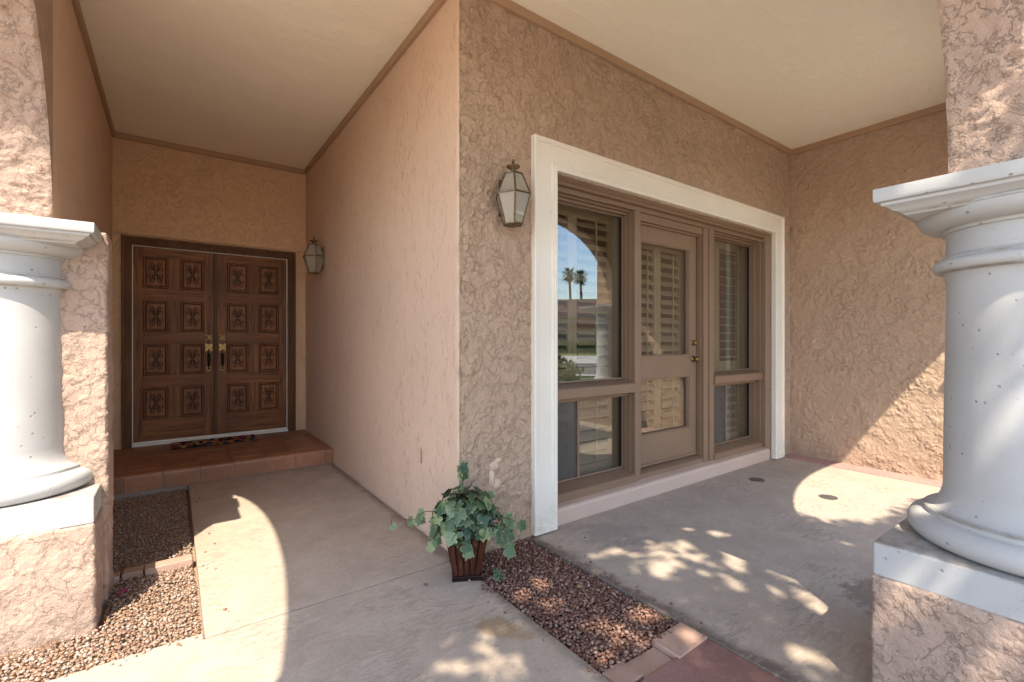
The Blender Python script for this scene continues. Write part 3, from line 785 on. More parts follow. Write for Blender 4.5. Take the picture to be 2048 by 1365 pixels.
def handleset(x, parent, key):
    rt = Matrix.Rotation(R(90), 3, 'X')
    m = MB(); y = YDR
    m.box(x-.030, x+.030, y-.006, y, 1.196, 1.256, M['brass'])
    mm = MB(); mm.lathe([(.001, 0), (.028, 0), (.028, .008), (.022, .012), (.014, .010), (.013, .022 if key else .014), (.001, .022 if key else .014)], (0, 0, 0), M['brass'], 20)
    off = Vector((x, y-.006, 1.226)); m.add([off+rt @ Vector(v) for v in mm.v], mm.f, M['brass'])
    m.build('deadbolt', parent, bevel=.002)
    m = MB()
    # scalloped upper plate
    pts = []
    for k in range(40):
        a = 2*math.pi*k/40; r = .034+.005*math.cos(4*a+math.pi)+.002*math.cos(12*a)
        sx = max(abs(math.cos(a)), abs(math.sin(a))); pts.append((x+r*math.cos(a)/sx**.7, 1.120+1.15*r*math.sin(a)/sx**.7))
    n = len(pts); vs = [(u, y-.007, z) for u, z in pts]+[(u, y, z) for u, z in pts]
    m.add(vs, [tuple(range(n))]+[(i, (i+1) % n, n+(i+1) % n, n+i) for i in range(n)], M['brass'])
    m.tube(smooth_pts([(x, y-.006, 1.095), (x, y-.035, 1.085), (x, y-.045, 1.060)], 4), .008, M['brass'], 8)
    m.tube(smooth_pts([(x, y-.045, 1.062), (x, y-.052, 1.02), (x, y-.050, .97), (x, y-.036, .925)], 5), [.010, .012, .014, .015, .015, .015, .015, .014, .014, .013, .012, .011, .010, .009, .008, .008], M['dark_iron'], 10)
    m.tube([(x, y-.036, .925), (x, y-.02, .905), (x, y-.002, .90)], .007, M['brass'], 8)
    m.box(x-.020, x+.020, y-.007, y, .872, .920, M['brass'])
    m.box(x-.012, x+.012, y-.010, y-.006, .882, .905, M['dark_iron'])
    m.build('handle', parent, bevel=.0015)
handleset(.312, dl, True); handleset(.436, dr, False)
m = MB(); mm = MB(); mm.lathe([(.001, 0), (.010, 0), (.010, .004), (.006, .006), (.001, .003)], (0, 0, 0), M['brass'], 14)
rt = Matrix.Rotation(R(90), 3, 'X'); m.add([Vector((.318, YDR, 1.655))+rt @ Vector(v) for v in mm.v], mm.f, M['brass']); m.build('peephole', dl)

# plaster patch and scar
m = MB(); P_ = []
for (x, z, rx, rz) in ((1.505, .47, .035, .03), (1.49, .40, .022, .06), (1.515, .36, .04, .035), (1.49, .31, .02, .035), (1.53, .50, .025, .02)):
    vs = [(x, YB-.014, z)]; k = 14
    for i in range(k):
        a = 2*math.pi*i/k; q = 1+.25*random.uniform(-1, 1); vs.append((x+.6*rx*q*math.cos(a), YB-.012, z+.6*rz*q*math.sin(a)))
    for i in range(k):
        a = 2*math.pi*i/k; q = 1+.2*random.uniform(-1, 1); vs.append((x+rx*q*math.cos(a), YB+.002, z+rz*q*math.sin(a)))
    m.add(vs, [(0, 1+i, 1+(i+1) % k) for i in range(k)]+[(1+i, 1+k+i, 1+k+(i+1) % k, 1+(i+1) % k) for i in range(k)], M['stucco_fine'])
m.build('plaster_patch', house, smooth=True)
m = MB(); m.tube(smooth_pts([(XA, 2.712, .52), (XA-.006, 2.70, .50), (XA-.007, 2.695, .47), (XA-.006, 2.70, .44), (XA, 2.71, .425)], 4), .006, M['stucco'], 8); m.build('plaster_scar', house, smooth=True)

# ------------------------------------------------------------ lanterns
def lantern(name_rot, loc, lab):
    r = empty('wall_lantern', loc, lab, 'lantern', 'brass and glass lanterns on the porch walls', name_rot)
    # local: wall is at +y (back), lamp sticks out to -y ; hexagon faces at -y
    LM = M['lamp_metal']; yb = .0
    def hexp(rad, z, ph=30): return [(rad*math.cos(R(60*k+ph-30)), rad*math.sin(R(60*k+ph-30)), z) for k in range(6)]
    RW, RT, RBm = .105, .054, .056; zt, zw, zb_ = .285, .165, .0
    ph = 30
    top, wid, bot = hexp(RT, zt, ph), hexp(RW, zw, ph), hexp(RBm, zb_, ph)
    m = MB()
    for k in range(6):
        k2 = (k+1) % 6
        m.tube([top[k], wid[k]], .0042, LM, 5); m.tube([wid[k], bot[k]], .0042, LM, 5)
        m.tube([top[k], top[k2]], .0042, LM, 5); m.tube([wid[k], wid[k2]], .005, LM, 5); m.tube([bot[k], bot[k2]], .0045, LM, 5)
    m.add(top+[(x*.92, y*.92, zt-.006) for x, y, z in top], [tuple(range(6)), tuple(range(6, 12))[::-1]], LM)
    m.add(bot+[(0, 0, -.006)], [(k, (k+1) % 6, 6) for k in range(6)], LM)
    m.build('frame', r, autosmooth=30)
    g = MB()
    for k in range(6):
        k2 = (k+1) % 6
        if k == 1: continue
        for (A, B) in ((top, wid), (wid, bot)):
            q = [Vector(A[k]), Vector(A[k2]), Vector(B[k2]), Vector(B[k])]; c = sum(q, Vector())/4
            g.add([v*.985 for v in q], [(0, 1, 2, 3)], M['lamp_glass'])
            nn = (q[1]-q[0]).cross(q[2]-q[0]).normalized()
            if nn.dot(Vector((c.x, c.y, 0))) < 0: nn = -nn
            g.add([c+(v-c)*.80+nn*.0012 for v in q], [(0, 1, 2, 3)], M['lamp_glass'])
    g.build('glass', r)
    c = MB(); pr = [(.012, zt), (.030, zt+.002), (.022, zt+.012), (.014, zt+.020), (.014, zt+.027), (.038, zt+.040), (.040, zt+.046), (.030, zt+.048), (.010, zt+.052), (.007, zt+.062), (.005, zt+.068)]
    for k in range(9):
        a = -math.pi/2+math.pi*k/8; pr.append((max(.001, .010*math.cos(a)), zt+.077+.010*math.sin(a)))
    c.lathe(pr, (0, 0, 0), LM, 20); c.build('finial_cap', r, smooth=True)
    b = MB(); b.box(-.035, .035, .082, .098, .06, .27, LM); b.tube([(0, .09, .2), (0, .04, .2)], .008, LM, 8); b.build('back_plate', r, bevel=.003)
    k = MB(); k.lathe([(.010, .0), (.010, .075)], (0, 0, .005), M['white_plastic'], 12); k.lathe([(.004, .08), (.009, .10), (.004, .125), (.001, .13)], (0, 0, .005), M['white_plastic'], 12); k.build('candle', r, smooth=True)
    return r
lantern(0, (1.567, YB-.099, 1.857), 'larger-looking lantern on the window wall, just left of the cream surround')
lantern(R(-90), (XA-.099, 5.05, 1.888), 'smaller-looking lantern on the hall wall beside the wooden double door')

# ------------------------------------------------------------ ground works
def sheet(name, x0, x1, y0, y1, z, m_, parent=None):
    m = MB(); m.add([(x0, y0, z), (x1, y0, z), (x1, y1, z), (x0, y1, z)], [(0, 1, 2, 3)], m_); return m.build(name)
tag(sheet('ground', -900, 900, -900, 900, -.13, M['dirt']), kind='structure')
# walkway: L shaped slab with a tooled joint
m = MB(); J = 2.242; WK = M['walk']
m.box(.106, XA-.008, J+.005, 4.69, -.12, 0, WK)
m.box(-.9, 1.247, .0, J-.005, -.12, 0, WK)
m.box(-.9, .10, J-.004, 2.288, -.12, 0, WK)
m.box(.10, 1.247, J-.005, J+.005, -.12, -.009, M['soil'])
m.box(-3.2, 1.247, -3.5, -.006, -.12, -.004, M['outdoor'])
tag(m.build('walkway', bevel=.004), kind='structure')
m = MB(); m.box(1.748, XD, 0.0, YB+.02, -.12, 0, M['patio']); m.box(1.748, 7.2, -4.0, -.006, -.12, -.004, M['outdoor'])
tag(m.build('patio', bevel=.005), kind='structure')
m = MB(); m.box(5.045, XD, .40, YB, -.02, .006, M['redstrip']); tag(m.build('tile_strip', bevel=.002), kind='structure')
m = MB(); m.box(1.249, 1.746, -3.5, 1.062, -.12, -.004, M['redslab']); tag(m.build('red_path', bevel=.004), kind='structure')
sheet('soil', 1.24, 1.75, 1.0, YB+.02, -.045, M['soil']); tag(bpy.data.objects['soil'], kind='structure')
sheet('gravel_base', -3.2, .11, 2.28, 4.70, -.055, M['soil_tan']); tag(bpy.data.objects['gravel_base'], kind='structure')
# entry step
m = MB(); T = M['tile']
m.box(XH, XA, 4.700, YE+.05, -.1, .136, M['grout'])
xs = [1.173-.2475*k for k in range(7)]; xs = [XA]+xs+[XH]; xs = sorted(set(x for x in xs if x >= XH))
g = .0055
for i in range(len(xs)-1):
    a, b = xs[i]+g, xs[i+1]-g
    if b-a < .02: continue
    jz = random.uniform(-.002, .002); jy = random.uniform(-.004, .004)
    pr = [(4.688+jy, .006), (4.687+jy, .118), (4.690+jy, .131), (4.698+jy, .139), (4.712+jy, .1435+jz), (4.83, .1455+jz), (4.83, .11), (4.705, .10), (4.705, .006)]
    m.prism(pr, a, b, 'x', T)
    y = 4.838
    while y < YE:
        y2 = min(y+.243, YE+.02); jz = random.uniform(-.0015, .0015)
        m.box(a, b, y, y2-.007, .10, .1455+jz, T); y = y2
tag(m.build('entry_step', bevel=.002), kind='structure')

# door mat
m = MB(); m.box(-.005, .72, 5.52, 5.845, .149, .160, M['mat']); m.box(-.012, .727, 5.513, 5.852, .148, .157, M['black'])
tag(m.build('doormat', bevel=.003), 'dark floral doormat lying on the terracotta step before the double door', 'doormat')
# drain discs
for (x, y, lab) in ((4.05, 1.99, 'round metal floor cap in the shade, nearer the patio window'), (4.04, 1.447, 'round metal floor cap in the sunlit patch near the right wall')):
    m = MB(); m.lathe([(.001, -.003), (.060, -.003), (.062, .004), (.054, .0055), (.050, .003), (.001, .0035)], (0, 0, 0), metal('cap_zinc', (.30, .28, .26), .5), 32)
    o = m.build('floor_cap', autosmooth=30); o.location = (x, y, 0); tag(o, lab, 'floor cap', 'round caps set in the patio concrete')
# bricks
def brick(x, y, z, L_, W_, H_, rz, lab, grp, mt):
    m = MB(); m.box(-L_/2, L_/2, -W_/2, W_/2, -H_, 0, mt); o = m.build('brick', bevel=.004); o.location = (x, y, z); o.rotation_euler = (random.uniform(-.02, .02), random.uniform(-.02, .02), rz)
    tag(o, lab, 'brick', grp)
EB = 'edging bricks across the gravel beside the walk'
brick(-.015, 3.12, .006, .205, .075, .10, .03, 'sunlit pink edging brick touching the walkway edge', EB, M['brick'])
brick(-.165, 3.135, .0, .085, .075, .10, -.06, 'short middle edging brick between the sunlit one and the column', EB, M['brick'])
brick(-.32, 3.12, .0, .20, .075, .10, .02, 'shaded edging brick running up to the column pedestal', EB, M['brick'])
PB = 'tiles edging the red path at the end of the lava rock bed'
brick(1.645, 1.112, .004, .20, .125, .08, .03, 'raised cream-pink tile at the patio corner of the lava rock bed', PB, M['brick'])
brick(1.455, 1.112, -.014, .165, .10, .08, -.03, 'sunken middle tile between two others before the red path', PB, M['brick'])
brick(1.315, 1.125, -.006, .115, .10, .08, .05, 'small edging tile touching the walkway by the lava rock bed', PB, M['brick'])

# gravel beds: many small faceted stones in one mesh
ICO_V = []; 
def ico():
    t = (1+5**.5)/2
    v = np.array([(-1, t, 0), (1, t, 0), (-1, -t, 0), (1, -t, 0), (0, -1, t), (0, 1, t), (0, -1, -t), (0, 1, -t), (t, 0, -1), (t, 0, 1), (-t, 0, -1), (-t, 0, 1)], float)
    v /= np.linalg.norm(v[0])
    f = np.array([(0, 11, 5), (0, 5, 1), (0, 1, 7), (0, 7, 10), (0, 10, 11), (1, 5, 9), (5, 11, 4), (11, 10, 2), (10, 7, 6), (7, 1, 8), (3, 9, 4), (3, 4, 2), (3, 2, 6), (3, 6, 8), (3, 8, 9), (4, 9, 5), (2, 4, 11), (6, 2, 10), (8, 6, 7), (9, 8, 1)])
    return v, f
def stones_mesh(name, pts, smin, smax, mt, flat=.7):
    v, f = ico(); n = len(pts)
    sz = rng.uniform(smin, smax, (n, 1, 1))*rng.uniform(.65, 1.2, (n, 1, 3))
    jit = 1+rng.uniform(-.28, .28, (n, 12, 1))
    q = v[None]*jit*sz
    # random rotation
    a = rng.normal(size=(n, 4)); a /= np.linalg.norm(a, axis=1)[:, None]
    w_, x, y, z = a.T
    Rm = np.stack([1-2*(y*y+z*z), 2*(x*y-z*w_), 2*(x*z+y*w_), 2*(x*y+z*w_), 1-2*(x*x+z*z), 2*(y*z-x*w_), 2*(x*z-y*w_), 2*(y*z+x*w_), 1-2*(x*x+y*y)], 1).reshape(n, 3, 3)
    q = np.einsum('nij,nkj->nki', Rm, q); q[:, :, 2] *= flat
    q += np.array(pts)[:, None, :]
    F = (f[None]+(np.arange(n)*12)[:, None, None]).reshape(-1, 3)
    me = bpy.data.meshes.new(name); me.vertices.add(n*12); me.vertices.foreach_set('co', q.reshape(-1))
    me.loops.add(len(F)*3); me.loops.foreach_set('vertex_index', F.reshape(-1).astype(np.int32))
    me.polygons.add(len(F)); me.polygons.foreach_set('loop_start', np.arange(0, len(F)*3, 3, dtype=np.int32)); me.polygons.foreach_set('loop_total', np.full(len(F), 3, np.int32))
    me.update(calc_edges=True); me.validate(); me.materials.append(mt)
    o = bpy.data.objects.new(name, me); col.objects.link(o); tag(o, kind='stuff'); return o
def scatter(x0, x1, y0, y1, sp, z0, zj, keep=None):
    out = []
    nx, ny = int((x1-x0)/sp), int((y1-y0)/sp)
    for i in range(nx):
        for j in range(ny):
            x = x0+(i+.5+random.uniform(-.48, .48))*sp; y = y0+(j+.5+random.uniform(-.48, .48))*sp
            if keep and not keep(x, y): continue
            out.append((x, y, z0+random.uniform(0, zj)))
    return out
p = scatter(1.255, 1.742, 1.17, 2.232, .0118, -.028, .010)+scatter(1.26, 1.74, 1.17, 2.23, .016, -.016, .012)
q = [(random.gauss(1.50, .12), 1.165+abs(random.gauss(0, .02))-.012, .0) for _ in range(50)]
p += [(x, y, .004) for x, y, z in q if 1.26 < x < 1.74]
p += [(random.gauss(1.70, .05), 2.2+random.uniform(-.03, .03), .0) for _ in range(40)]
p += [(1.25-abs(random.gauss(0, .05)), random.uniform(1.1, 2.1), .005) for _ in range(16)]+[(1.75+abs(random.gauss(0, .06)), random.uniform(1.1, 2.2), .005) for _ in range(26)]
lava = stones_mesh('lava_rock_bed', p, .0050, .0108, M['lava'])
tag(lava, 'dark reddish lava rock bed between the walk and the patio', 'gravel', kind='stuff')
def kp(x, y): return not (-.95 < x < -.25 and 2.63 < y < 3.12)
p = scatter(-.95, .098, 2.295, 4.69, .0125, -.045, .012, kp)+scatter(-.95, .096, 2.30, 4.69, .016, -.032, .012, kp)
p += [(.11+abs(random.gauss(0, .05)), random.uniform(2.3, 4.6), .004) for _ in range(22)]+[(random.uniform(-.8, .1), 2.285-abs(random.gauss(0, .03)), .004) for _ in range(30)]
pea = stones_mesh('pea_gravel', p, .0036, .0092, M['pea'])
tag(pea, 'tan pea gravel between the left column and the walkway', 'gravel', kind='stuff')
# loose bits
def bit(name, x, y, z, s_, mt, lab, cat, grp=None):
    v, f = ico(); v = v*(1+rng.uniform(-.25, .25, (12, 1)))*np.array(s_)
    m = MB(); m.add([tuple(a) for a in v], [tuple(b) for b in f], mt); o = m.build(name); o.location = (x, y, z); o.rotation_euler = (0, 0, random.uniform(0, 3)); tag(o, lab, cat, grp)
bit('pebble', 1.0, 2.085, .006, (.012, .010, .007), M['stone_dark'], 'dark pebble on the walk left of the potted ivy', 'pebble')
bit('pebble', 1.345, 1.93, .002, (.012, .012, .010), M['stone_dark'], 'bluish pebble on the lava rock right of the wooden pot', 'pebble')
bit('pebble', 2.02, 2.02, .004, (.008, .006, .005), M['stone_dark'], 'small pebble on the patio by the base of the cream surround', 'pebble')
m = MB(); m.add([(-.03, 0, 0), (-.012, -.010, .008), (.018, -.012, .004), (.032, 0, .010), (.012, .010, .0), (-.010, .009, .006)], [(0, 1, 5), (1, 2, 4, 5), (2, 3, 4)], M['petal'])
o = m.build('petal'); o.location = (-.195, 2.93, -.018); o.rotation_euler = (.2, .1, .9); tag(o, 'magenta bougainvillea petal on the gravel beside the column pedestal', 'petal')
def dead_leaf(x, y, z, r, s_, lab):
    m = MB(); n = 8; vs = []
    for k in range(n+1):
        t = k/n; w_ = .33*math.sin(math.pi*t**.8); vs += [((t-.5), w_, .12*math.sin(3*t)), ((t-.5), -w_, .10*math.sin(3*t+1))]
    vs = [(a*s_, b*s_, c*s_+.004) for a, b, c in vs]
    m.add(vs, [(2*k, 2*k+1, 2*k+3, 2*k+2) for k in range(n)], M['dryleaf']); o = m.build('dry_leaf', smooth=True); o.location = (x, y, z); o.rotation_euler = (0, 0, r)
    tag(o, lab, 'leaf', 'dry leaves on the lava rock bed')
dead_leaf(1.60, 1.63, .0, .5, .04, 'dry leaf in the middle of the lava rock bed')
dead_leaf(1.64, 1.56, .0, 1.9, .03, 'second dry leaf just nearer the red path in the lava rock bed')
dead_leaf(1.71, 1.22, .004, 2.4, .028, 'dry leaf at the patio edge of the lava rock bed')

# ------------------------------------------------------------ potted ivy
pot = empty('potted_ivy', (1.215, 2.065, 0), 'artificial ivy with trailing leaves in a dark slatted wooden pot at the wall corner', 'plant', None, R(-28))
m = MB()
def sq(h, z): return [(-h, -h, z), (h, -h, z), (h, h, z), (-h, h, z)]
B0, B1, PH = .066, .100, .215
m.add(sq(B0-.004, .006)+sq(B1-.004, PH), [(3, 2, 1, 0), (0, 1, 5, 4), (1, 2, 6, 5), (2, 3, 7, 6), (3, 0, 4, 7)], M['pot_dark'])
m.build('pot', pot)
sl_ = MB()
for side in range(4):
    rz = Matrix.Rotation(R(90*side), 3, 'Z')
    for k in range(5):
        u0 = -1+2*(k+.13)/5; u1 = -1+2*(k+.87)/5
        vs = []
        for (h, z) in ((B0, .028), (B1, PH-.002)):
            for (u, d) in ((u0, 0), (u1, 0), (u1, .005), (u0, .005)): vs.append(rz @ Vector((u*h, -h-d+.003, z)))
        sl_.add(vs, [(3, 2, 1, 0), (4, 5, 6, 7), (0, 1, 5, 4), (1, 2, 6, 5), (2, 3, 7, 6), (3, 0, 4, 7)], M['pot_wood'])
sl_.build('slats', pot, bevel=.0012)
rm = MB(); h = B0+.006
rm.add(sq(h, 0)+sq(h+.001, .024), [(3, 2, 1, 0), (4, 5, 6, 7), (0, 1, 5, 4), (1, 2, 6, 5), (2, 3, 7, 6), (3, 0, 4, 7)], M['pot_dark']); rm.build('foot', pot, bevel=.002)
lf = MB(); st = MB()
OUT = [(0, 0), (.16, -.14), (.38, -.10), (.50, .12), (.42, .24), (.66, .40), (.56, .52), (.36, .55), (.30, .72), (.12, .86), (0, 1.06)]
OUT = OUT+[(-x, y) for x, y in OUT[-2:0:-1]]
def ivy_leaf(p, nrm, tip, s_, mt):
    nrm = nrm.normalized(); tip = (tip-nrm*tip.dot(nrm)).normalized(); side = tip.cross(nrm)
    cup = random.uniform(-.55, .65); droop = random.uniform(-.1, .6); wv = random.uniform(0, 6)
    def PT(x, y, sc=1.):
        x *= sc; y = .35+(y-.35)*sc
        z = cup*x*x*1.2-droop*y*y*.7+.06*math.sin(6*x+wv)*sc-.05*(1-abs(x))*(1 if abs(x) < .05 else 0)
        return p+(side*x+tip*y+nrm*z)*s_
    vs = [PT(0, .35)]+[PT(x, y, .5) for x, y in OUT]+[PT(x, y, .86) for x, y in OUT]+[PT(x, y) for x, y in OUT]; n = len(OUT)
    fs = [(0, 1+i, 1+(i+1) % n) for i in range(n)]+[(1+i, 1+n+i, 1+n+(i+1) % n, 1+(i+1) % n) for i in range(n)]+[(1+n+i, 1+2*n+i, 1+2*n+(i+1) % n, 1+n+(i+1) % n) for i in range(n)]
    k0 = len(lf.f); lf.add(vs, fs, mt)
    if mt is not M['ivy_dark']:
        e = lf.mi(M['ivy_edge'])
        for q in range(k0+2*n, k0+3*n): lf.m[q] = e
C0 = Vector((0, 0, .30))
inv = Matrix.Rotation(R(28), 3, 'Z')       # world offsets -> pot-local
def Lc(x, y, z): return inv @ Vector((x, y, z))
cx_, fw = Vector((.808, -.589, 0)), Vector((.589, .808, 0))   # directions along / across the walk corner
random.seed(21)
for k in range(300):
    u = random.uniform(-1, 1); th = random.uniform(0, 2*math.pi)
    el = random.uniform(-.35, 1.0)
    d = Vector((math.cos(th)*math.sqrt(max(0, 1-el*el)), math.sin(th)*math.sqrt(max(0, 1-el*el)), el))
    rr = random.uniform(.62, 1.0)
    p = Vector((d.x*.172, d.y*.172, .292+d.z*(.165 if d.z > 0 else .115)))
    p = Vector((p.x*rr, p.y*rr, .285+(p.z-.285)*rr))
    wp = inv.inverted() @ p + Vector((1.215, 2.065, 0))
    if wp.x > XA-.035 and wp.y > YB-.0: continue
    if wp.x > XA-.03 and wp.y > YB-.04: continue
    nr = (d+Vector((random.uniform(-.5, .5), random.uniform(-.5, .5), random.uniform(.0, .8))))
    tp = Vector((d.x, d.y, -.6))+Vector((random.uniform(-.6, .6), random.uniform(-.6, .6), random.uniform(-.4, .4)))
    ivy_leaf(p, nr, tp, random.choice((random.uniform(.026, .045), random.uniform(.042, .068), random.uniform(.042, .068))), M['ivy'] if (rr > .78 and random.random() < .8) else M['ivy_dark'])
    st.tube(smooth_pts([(0, 0, .18), p*.5+Vector((0, 0, .12)), p], 3), .0018, M['stem'], 4)
def vine(pts, leaves):
    P = smooth_pts([Lc(*q) for q in pts], 6); st.tube(P, .0022, M['stem'], 5)
    for (t, s_, sd_) in leaves:
        q = P[min(len(P)-1, int(t*(len(P)-1)))]
        out = (inv @ (-fw*.9+cx_*sd_*.5+Vector((0, 0, .35)))); tp = inv @ (cx_*sd_+Vector((0, 0, -.5 if sd_ < 2 else .5)))
        ivy_leaf(q, out, tp, s_, M['ivy'])
# offsets in world axes from the pot centre
def W(a, b, z): v = cx_*a+fw*b; return (v.x, v.y, z)
vine([W(.0, .02, .3), W(-.02, .03, .45), W(-.03, .02, .55)], [(.55, .035, -1), (.75, .042, -1), (.8, .052, 1), (.97, .034, -1), (1, .052, 1)])
vine([W(-.08, 0, .3), W(-.20, -.02, .33), W(-.27, -.03, .29), W(-.36, -.04, .31), W(-.37, -.05, .27)], [(.3, .05, -1), (.45, .06, 1), (.5, .05, -1), (1, .034, 1)])
vine([W(.10, 0, .3), W(.18, -.02, .27), W(.205, -.05, .17), W(.17, -.08, .09), W(.165, -.08, .035)], [(.25, .055, 1), (.38, .07, 1), (.45, .065, -1), (.55, .07, 1), (.9, .035, -1), (.97, .04, 1), (1, .035, -1)])
vine([W(.10, 0, .3), W(.20, -.02, .30), W(.27, -.03, .27)], [(.5, .06, 1), (.8, .055, -1), (1, .058, 1)])
vine([W(-.06, -.08, .3), W(-.13, -.12, .27), W(-.15, -.12, .2)], [(.5, .065, -1), (.8, .055, 1), (1, .05, -1)])
vine([W(0.0, -.08, .3), W(-.01, -.14, .25), W(0.01, -.14, .18)], [(.5, .065, -1), (.8, .06, 1), (1, .055, 1)])
lf.build('foliage', pot, smooth=True); st.build('stems', pot, smooth=True)

# ------------------------------------------------------------ shade tree outside the porch
GAPS = [(0.91,1.66,0.029,0.043),(1.00,1.56,0.036,0.109),(0.84,1.50,0.101,0.046),(0.95,1.43,0.041,0.112),(1.01,1.37,0.046,0.098),(1.47,1.76,0.049,0.055),(1.33,1.74,0.052,0.043),(1.48,1.81,0.044,0.038),(1.68,1.31,0.100,0.083),(1.47,1.35,0.148,0.054),(1.50,1.23,0.122,0.057),(1.69,1.11,0.057,0.067),(1.32,1.23,0.077,0.040),(1.60,1.01,0.034,0.052),(1.91,1.81,0.061,0.059),(2.03,1.79,0.079,0.056),(2.11,1.65,0.166,0.084),(2.15,1.51,0.133,0.090),(2.26,1.73,0.035,0.081),(2.31,1.61,0.103,0.116),(2.44,1.59,0.053,0.095),(1.95,1.59,0.032,0.043),(2.01,1.51,0.046,0.054),(2.03,1.46,0.056,0.062),(2.65,1.76,0.058,0.066),(2.79,1.74,0.047,0.036),(2.74,1.57,0.093,0.064),(2.65,1.44,0.077,0.085),(2.54,1.37,0.078,0.103),(2.34,1.46,0.123,0.056),(2.39,1.33,0.120,0.060),(2.21,1.35,0.041,0.049),(2.24,1.22,0.045,0.111),(2.91,1.67,0.026,0.028),(2.51,0.99,0.029,0.032),(2.42,0.92,0.037,0.069),(1.95,0.81,0.034,0.047),(1.96,0.77,0.066,0.066),(1.96,0.71,0.056,0.045),(3.20,1.05,0.035,0.033),
 (2.77, 1.40, .08, .10), (2.75, 1.28, .05, .04), (2.42, 0.90, .10, .13), (2.41, 0.88, .035, .045), (2.44, 0.92, .035, .045), (2.36, 0.78, .035, .045), (2.53, 1.05, .035, .045), (2.34, 0.78, .035, .045), (2.50, 0.98, .035, .045), (2.58, 1.11, .035, .045), (2.35, 0.81, .035, .045), (2.42, 0.83, .035, .045), (2.03, 0.69, .04, .05), (1.99, 0.42, .04, .05), (2.08, 0.65, .04, .05), (2.00, 0.39, .04, .05), (2.03, 0.64, .04, .05), (2.38, .92, .07, .13), (2.45, .74, .05, .07), (2.34, 1.05, .04, .05), (2.54, .98, .05, .06), (2.50, 1.12, .04, .06), (2.48, .84, .05, .10), (2.30, .80, .05, .05), (2.03, .635, .04, .05), (2.0, .42, .07, .06), (2.08, .68, .03, .05), (2.12, .38, .05, .04), (2.56, 1.08, .03, .05), (1.40, 1.60, .05, .08), (1.36, 1.78, .04, .03)]
REG = [(.3, -.35), (.3, 1.45), (.70, 2.25), (3.2, 2.25), (3.5, 1.62), (3.42, 1.22), (3.8, 1.02), (4.6, .95), (4.6, -1.1), (1.3, -1.5), (1.2, -.35)]
def inreg(x, y):
    c = False; n = len(REG)
    for i in range(n):
        (x1, y1), (x2, y2) = REG[i], REG[(i+1) % n]
        if (y1 > y) != (y2 > y) and x < (x2-x1)*(y-y1)/(y2-y1)+x1: c = not c
    return c
tree = empty('shade_tree', (-.6, -4.6, -.13), 'leafy tree standing outside the porch that dapples the front floor', 'tree')
NL = 75000
fx = rng.uniform(.1, 4.7, NL); fy = rng.uniform(-1.6, 2.4, NL); fz = rng.uniform(3.95, 5.3, NL)
ok = np.array([inreg(a+random.gauss(0, .05), b+random.gauss(0, .05)) for a, b in zip(fx, fy)])
fx, fy, fz = fx[ok], fy[ok], fz[ok]
gi = np.ones(len(fx), bool)
for (gx, gy, ra, rb) in GAPS:
    dx, dy = fx-gx, fy-gy; u = dx*.808-dy*.589; v = dx*.589+dy*.808
    gi &= (u/(ra*.78+.008))**2+(v/(rb*.78+.008))**2 > 1
gi |= rng.random(len(gi)) < .07
fx, fy, fz = fx[gi], fy[gi], fz[gi]
n = len(fx); cen = np.stack([fx-SA*fz, fy-SB*fz, fz], 1)
a = rng.normal(size=(n, 3)); a /= np.linalg.norm(a, axis=1)[:, None]; b_ = rng.normal(size=(n, 3)); b_ -= a*(a*b_).sum(1)[:, None]; b_ /= np.linalg.norm(b_, axis=1)[:, None]
sz = rng.uniform(.022, .038, (n, 1))
V = np.stack([cen-a*sz*1.5, cen+b_*sz*.8, cen+a*sz*1.5, cen-b_*sz*.8], 1).reshape(-1, 3)
V -= np.array([-.6, -4.6, -.13])
F = np.arange(n*4).reshape(-1, 4)
me = bpy.data.meshes.new('crown'); me.from_pydata(V.tolist(), [], F.tolist()); me.materials.append(M['tree_leaf'])
o = bpy.data.objects.new('crown', me); col.objects.link(o); o.parent = tree
m = MB()
m.tube(smooth_pts([(0, 0, 0), (.1, .3, 1.5), (.2, .8, 3.2), (.5, 1.6, 4.6)], 5), [.16-.006*k for k in range(16)], M['bark'], 10)
for (x, y, z) in ((-.6, 1.8, 5.2), (1.4, 1.8, 5.5), (2.6, 1.4, 5.6), (1.6, 2.6, 5.2), (.4, 2.4, 5.0)):
    m.tube(smooth_pts([(.2, .8, 3.2), (x*.5, .8+(y-.8)*.5, 4.3), (x, y, z)], 5), [.07-.0055*k for k in range(11)], M['bark'], 7)
m.build('trunk', tree, smooth=True)

# ------------------------------------------------------------ across the street (seen mirrored in the glass)
def refl(px, t):            # helper from survey of the mirror image: direction and distance
    d = (px-1024)/931; return (t*(.808*d+.5891), 4.912-t*(-.5891*d+.808))
tag(sheet('lawn', 3, 14.5, -17.5, -4.2, -.115, M['grass']), kind='structure')
def strip(name, t0, t1, mt, z):
    """band square to the 45 degree view across the street"""
    u = Vector((.70, -.714, 0)); s_ = Vector((.714, .70, 0)); o_ = Vector((0, 4.912, 0))
    a = o_+u*t0; b = o_+u*t1; L_ = 80
    m = MB(); m.add([a-s_*L_+Vector((0, 0, z)), a+s_*L_+Vector((0, 0, z)), b+s_*L_+Vector((0, 0, z)), b-s_*L_+Vector((0, 0, z))], [(0, 1, 2, 3)], mt); return tag(m.build(name), kind='structure')
strip('kerb', 16.4, 17.0, M['drive'], -.04)
strip('street', 17.0, 25.5, M['asphalt'], -.10)
strip('pavement', 25.5, 38, M['drive'], -.07)
strip('grass_verge', 38, 70, M['grass'], -.06)
def oriented(root, name, boxes, mt, bevel=0):
    m = MB()
    for b in boxes: m.box(*b, mt)
    return m.build(name, root, bevel=bevel)
nb = empty('neighbour_house', (*refl(1165, 52), -.1), 'low pink stucco house with a stepped parapet across the street', 'house', None, R(45))
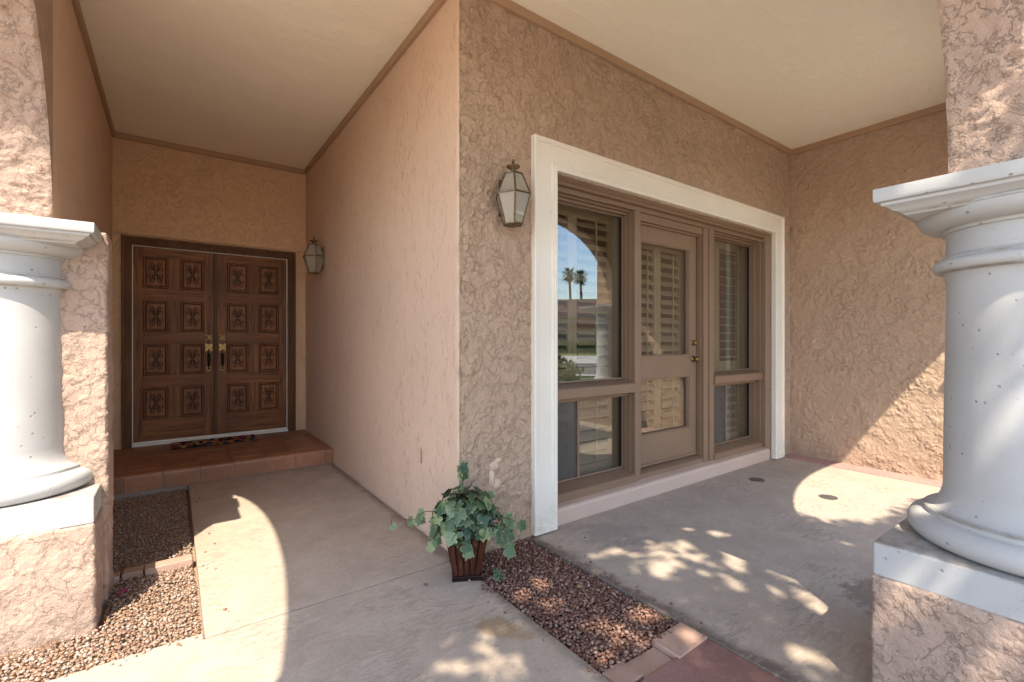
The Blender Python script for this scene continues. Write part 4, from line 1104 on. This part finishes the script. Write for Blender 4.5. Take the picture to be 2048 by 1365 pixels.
# local: x right, -... house faces +y towards us? use yaw so that local -x/-y line up; depth along +y negative
oriented(nb, 'wall', [(-24, 1.6, -10, -1.5, 0, 6.0), (1.6, 26, -12, -3.5, 0, 6.1), (-24, 26, -1.5, 0, 0, 3.9)], M['pinkhouse'])
oriented(nb, 'garage_door', [(2, 7, -.01, .06, 0, 2.3)], M['drive'])
oriented(nb, 'porch', [(-1.2, 1.6, -.01, .5, 2.7, 3.3)], M['rooftile'])
oriented(nb, 'parapet_cap', [(-24, 26, -.35, .25, 3.75, 4.05)], M['pinkhouse'])
oriented(nb, 'window', [(-4.4, -1.8, -.02, .05, .9, 2.4)], M['dark_room'])
hd = MB()
for k in range(2600):
    x, y, z = random.uniform(-6, 6), random.uniform(-.6, .6), random.uniform(0, 1.2); v = Vector((x, y, z)); a_ = Vector([random.gauss(0, 1) for _ in range(3)]).normalized()*.14; b2 = a_.orthogonal().normalized()*.09
    hd.add([v-a_, v+b2, v+a_, v-b2], [(0, 1, 2, 3)], M['tree_leaf'])
hd.box(-6, 6, -.4, .4, 0, .9, M['tree_leaf'])
ho = hd.build('hedge'); ho.location = (*refl(1185, 44), -.1); ho.rotation_euler = (0, 0, R(45)); tag(ho, 'low clipped hedge before the house across the street', 'hedge')
def palm(px, t, h, s_, lab):
    r = empty('palm_tree', (*refl(px, t), -.13), lab, 'palm tree', 'palms beyond the house across the street')
    m = MB(); m.tube(smooth_pts([(0, 0, 0), (.3, .1, h*.5), (.1, 0, h)], 6), [.34-.012*k for k in range(13)], M['bark'], 8); m.build('trunk', r, smooth=True)
    c = MB()
    for k in range(90):
        a = random.uniform(0, 2*math.pi); el = random.uniform(-1.1, 1.2); L_ = random.uniform(1.2, 1.8)*s_
        d = Vector((math.cos(a)*math.cos(el), math.sin(a)*math.cos(el), math.sin(el))); sd_ = Vector((-math.sin(a), math.cos(a), 0))
        o_ = Vector((.1, 0, h)); e1 = o_+d*L_*.55; hub = o_+d*L_*.6
        c.tube([o_, hub], .03, M['tree_leaf'], 3)
        for q in range(-5, 6):
            dd = (d+sd_*q*.16).normalized(); tip = hub+dd*L_*.55+Vector((0, 0, -.25*abs(q)*.3)); w2 = sd_*.05*s_
            c.add([hub-w2, hub+w2, tip], [(0, 1, 2)], M['tree_leaf'])
    c.build('crown', r)
palm(1138, 88, 13.6, 1.0, 'taller palm, nearer the cream surround in the window reflection')
palm(1160, 86, 13.0, 1.0, 'shorter palm with the fuller crown, to the right in the reflection')
# agave-like shrub by the street side
sh = MB()
for k in range(700):
    a = random.uniform(0, 6.28); rr = random.uniform(0, .8); z = random.uniform(0, .9)*(1-rr*.5); v = Vector((rr*math.cos(a), rr*math.sin(a), z)); q = Vector([random.gauss(0, 1) for _ in range(3)]).normalized()*.09; b2 = q.orthogonal().normalized()*.05
    sh.add([v-q, v+b2, v+q, v-b2], [(0, 1, 2, 3)], M['tree_leaf'])
o = sh.build('shrub'); o.location = (*refl(1112, 14.0), -.12); tag(o, 'dark green shrub on the front lawn', 'shrub')
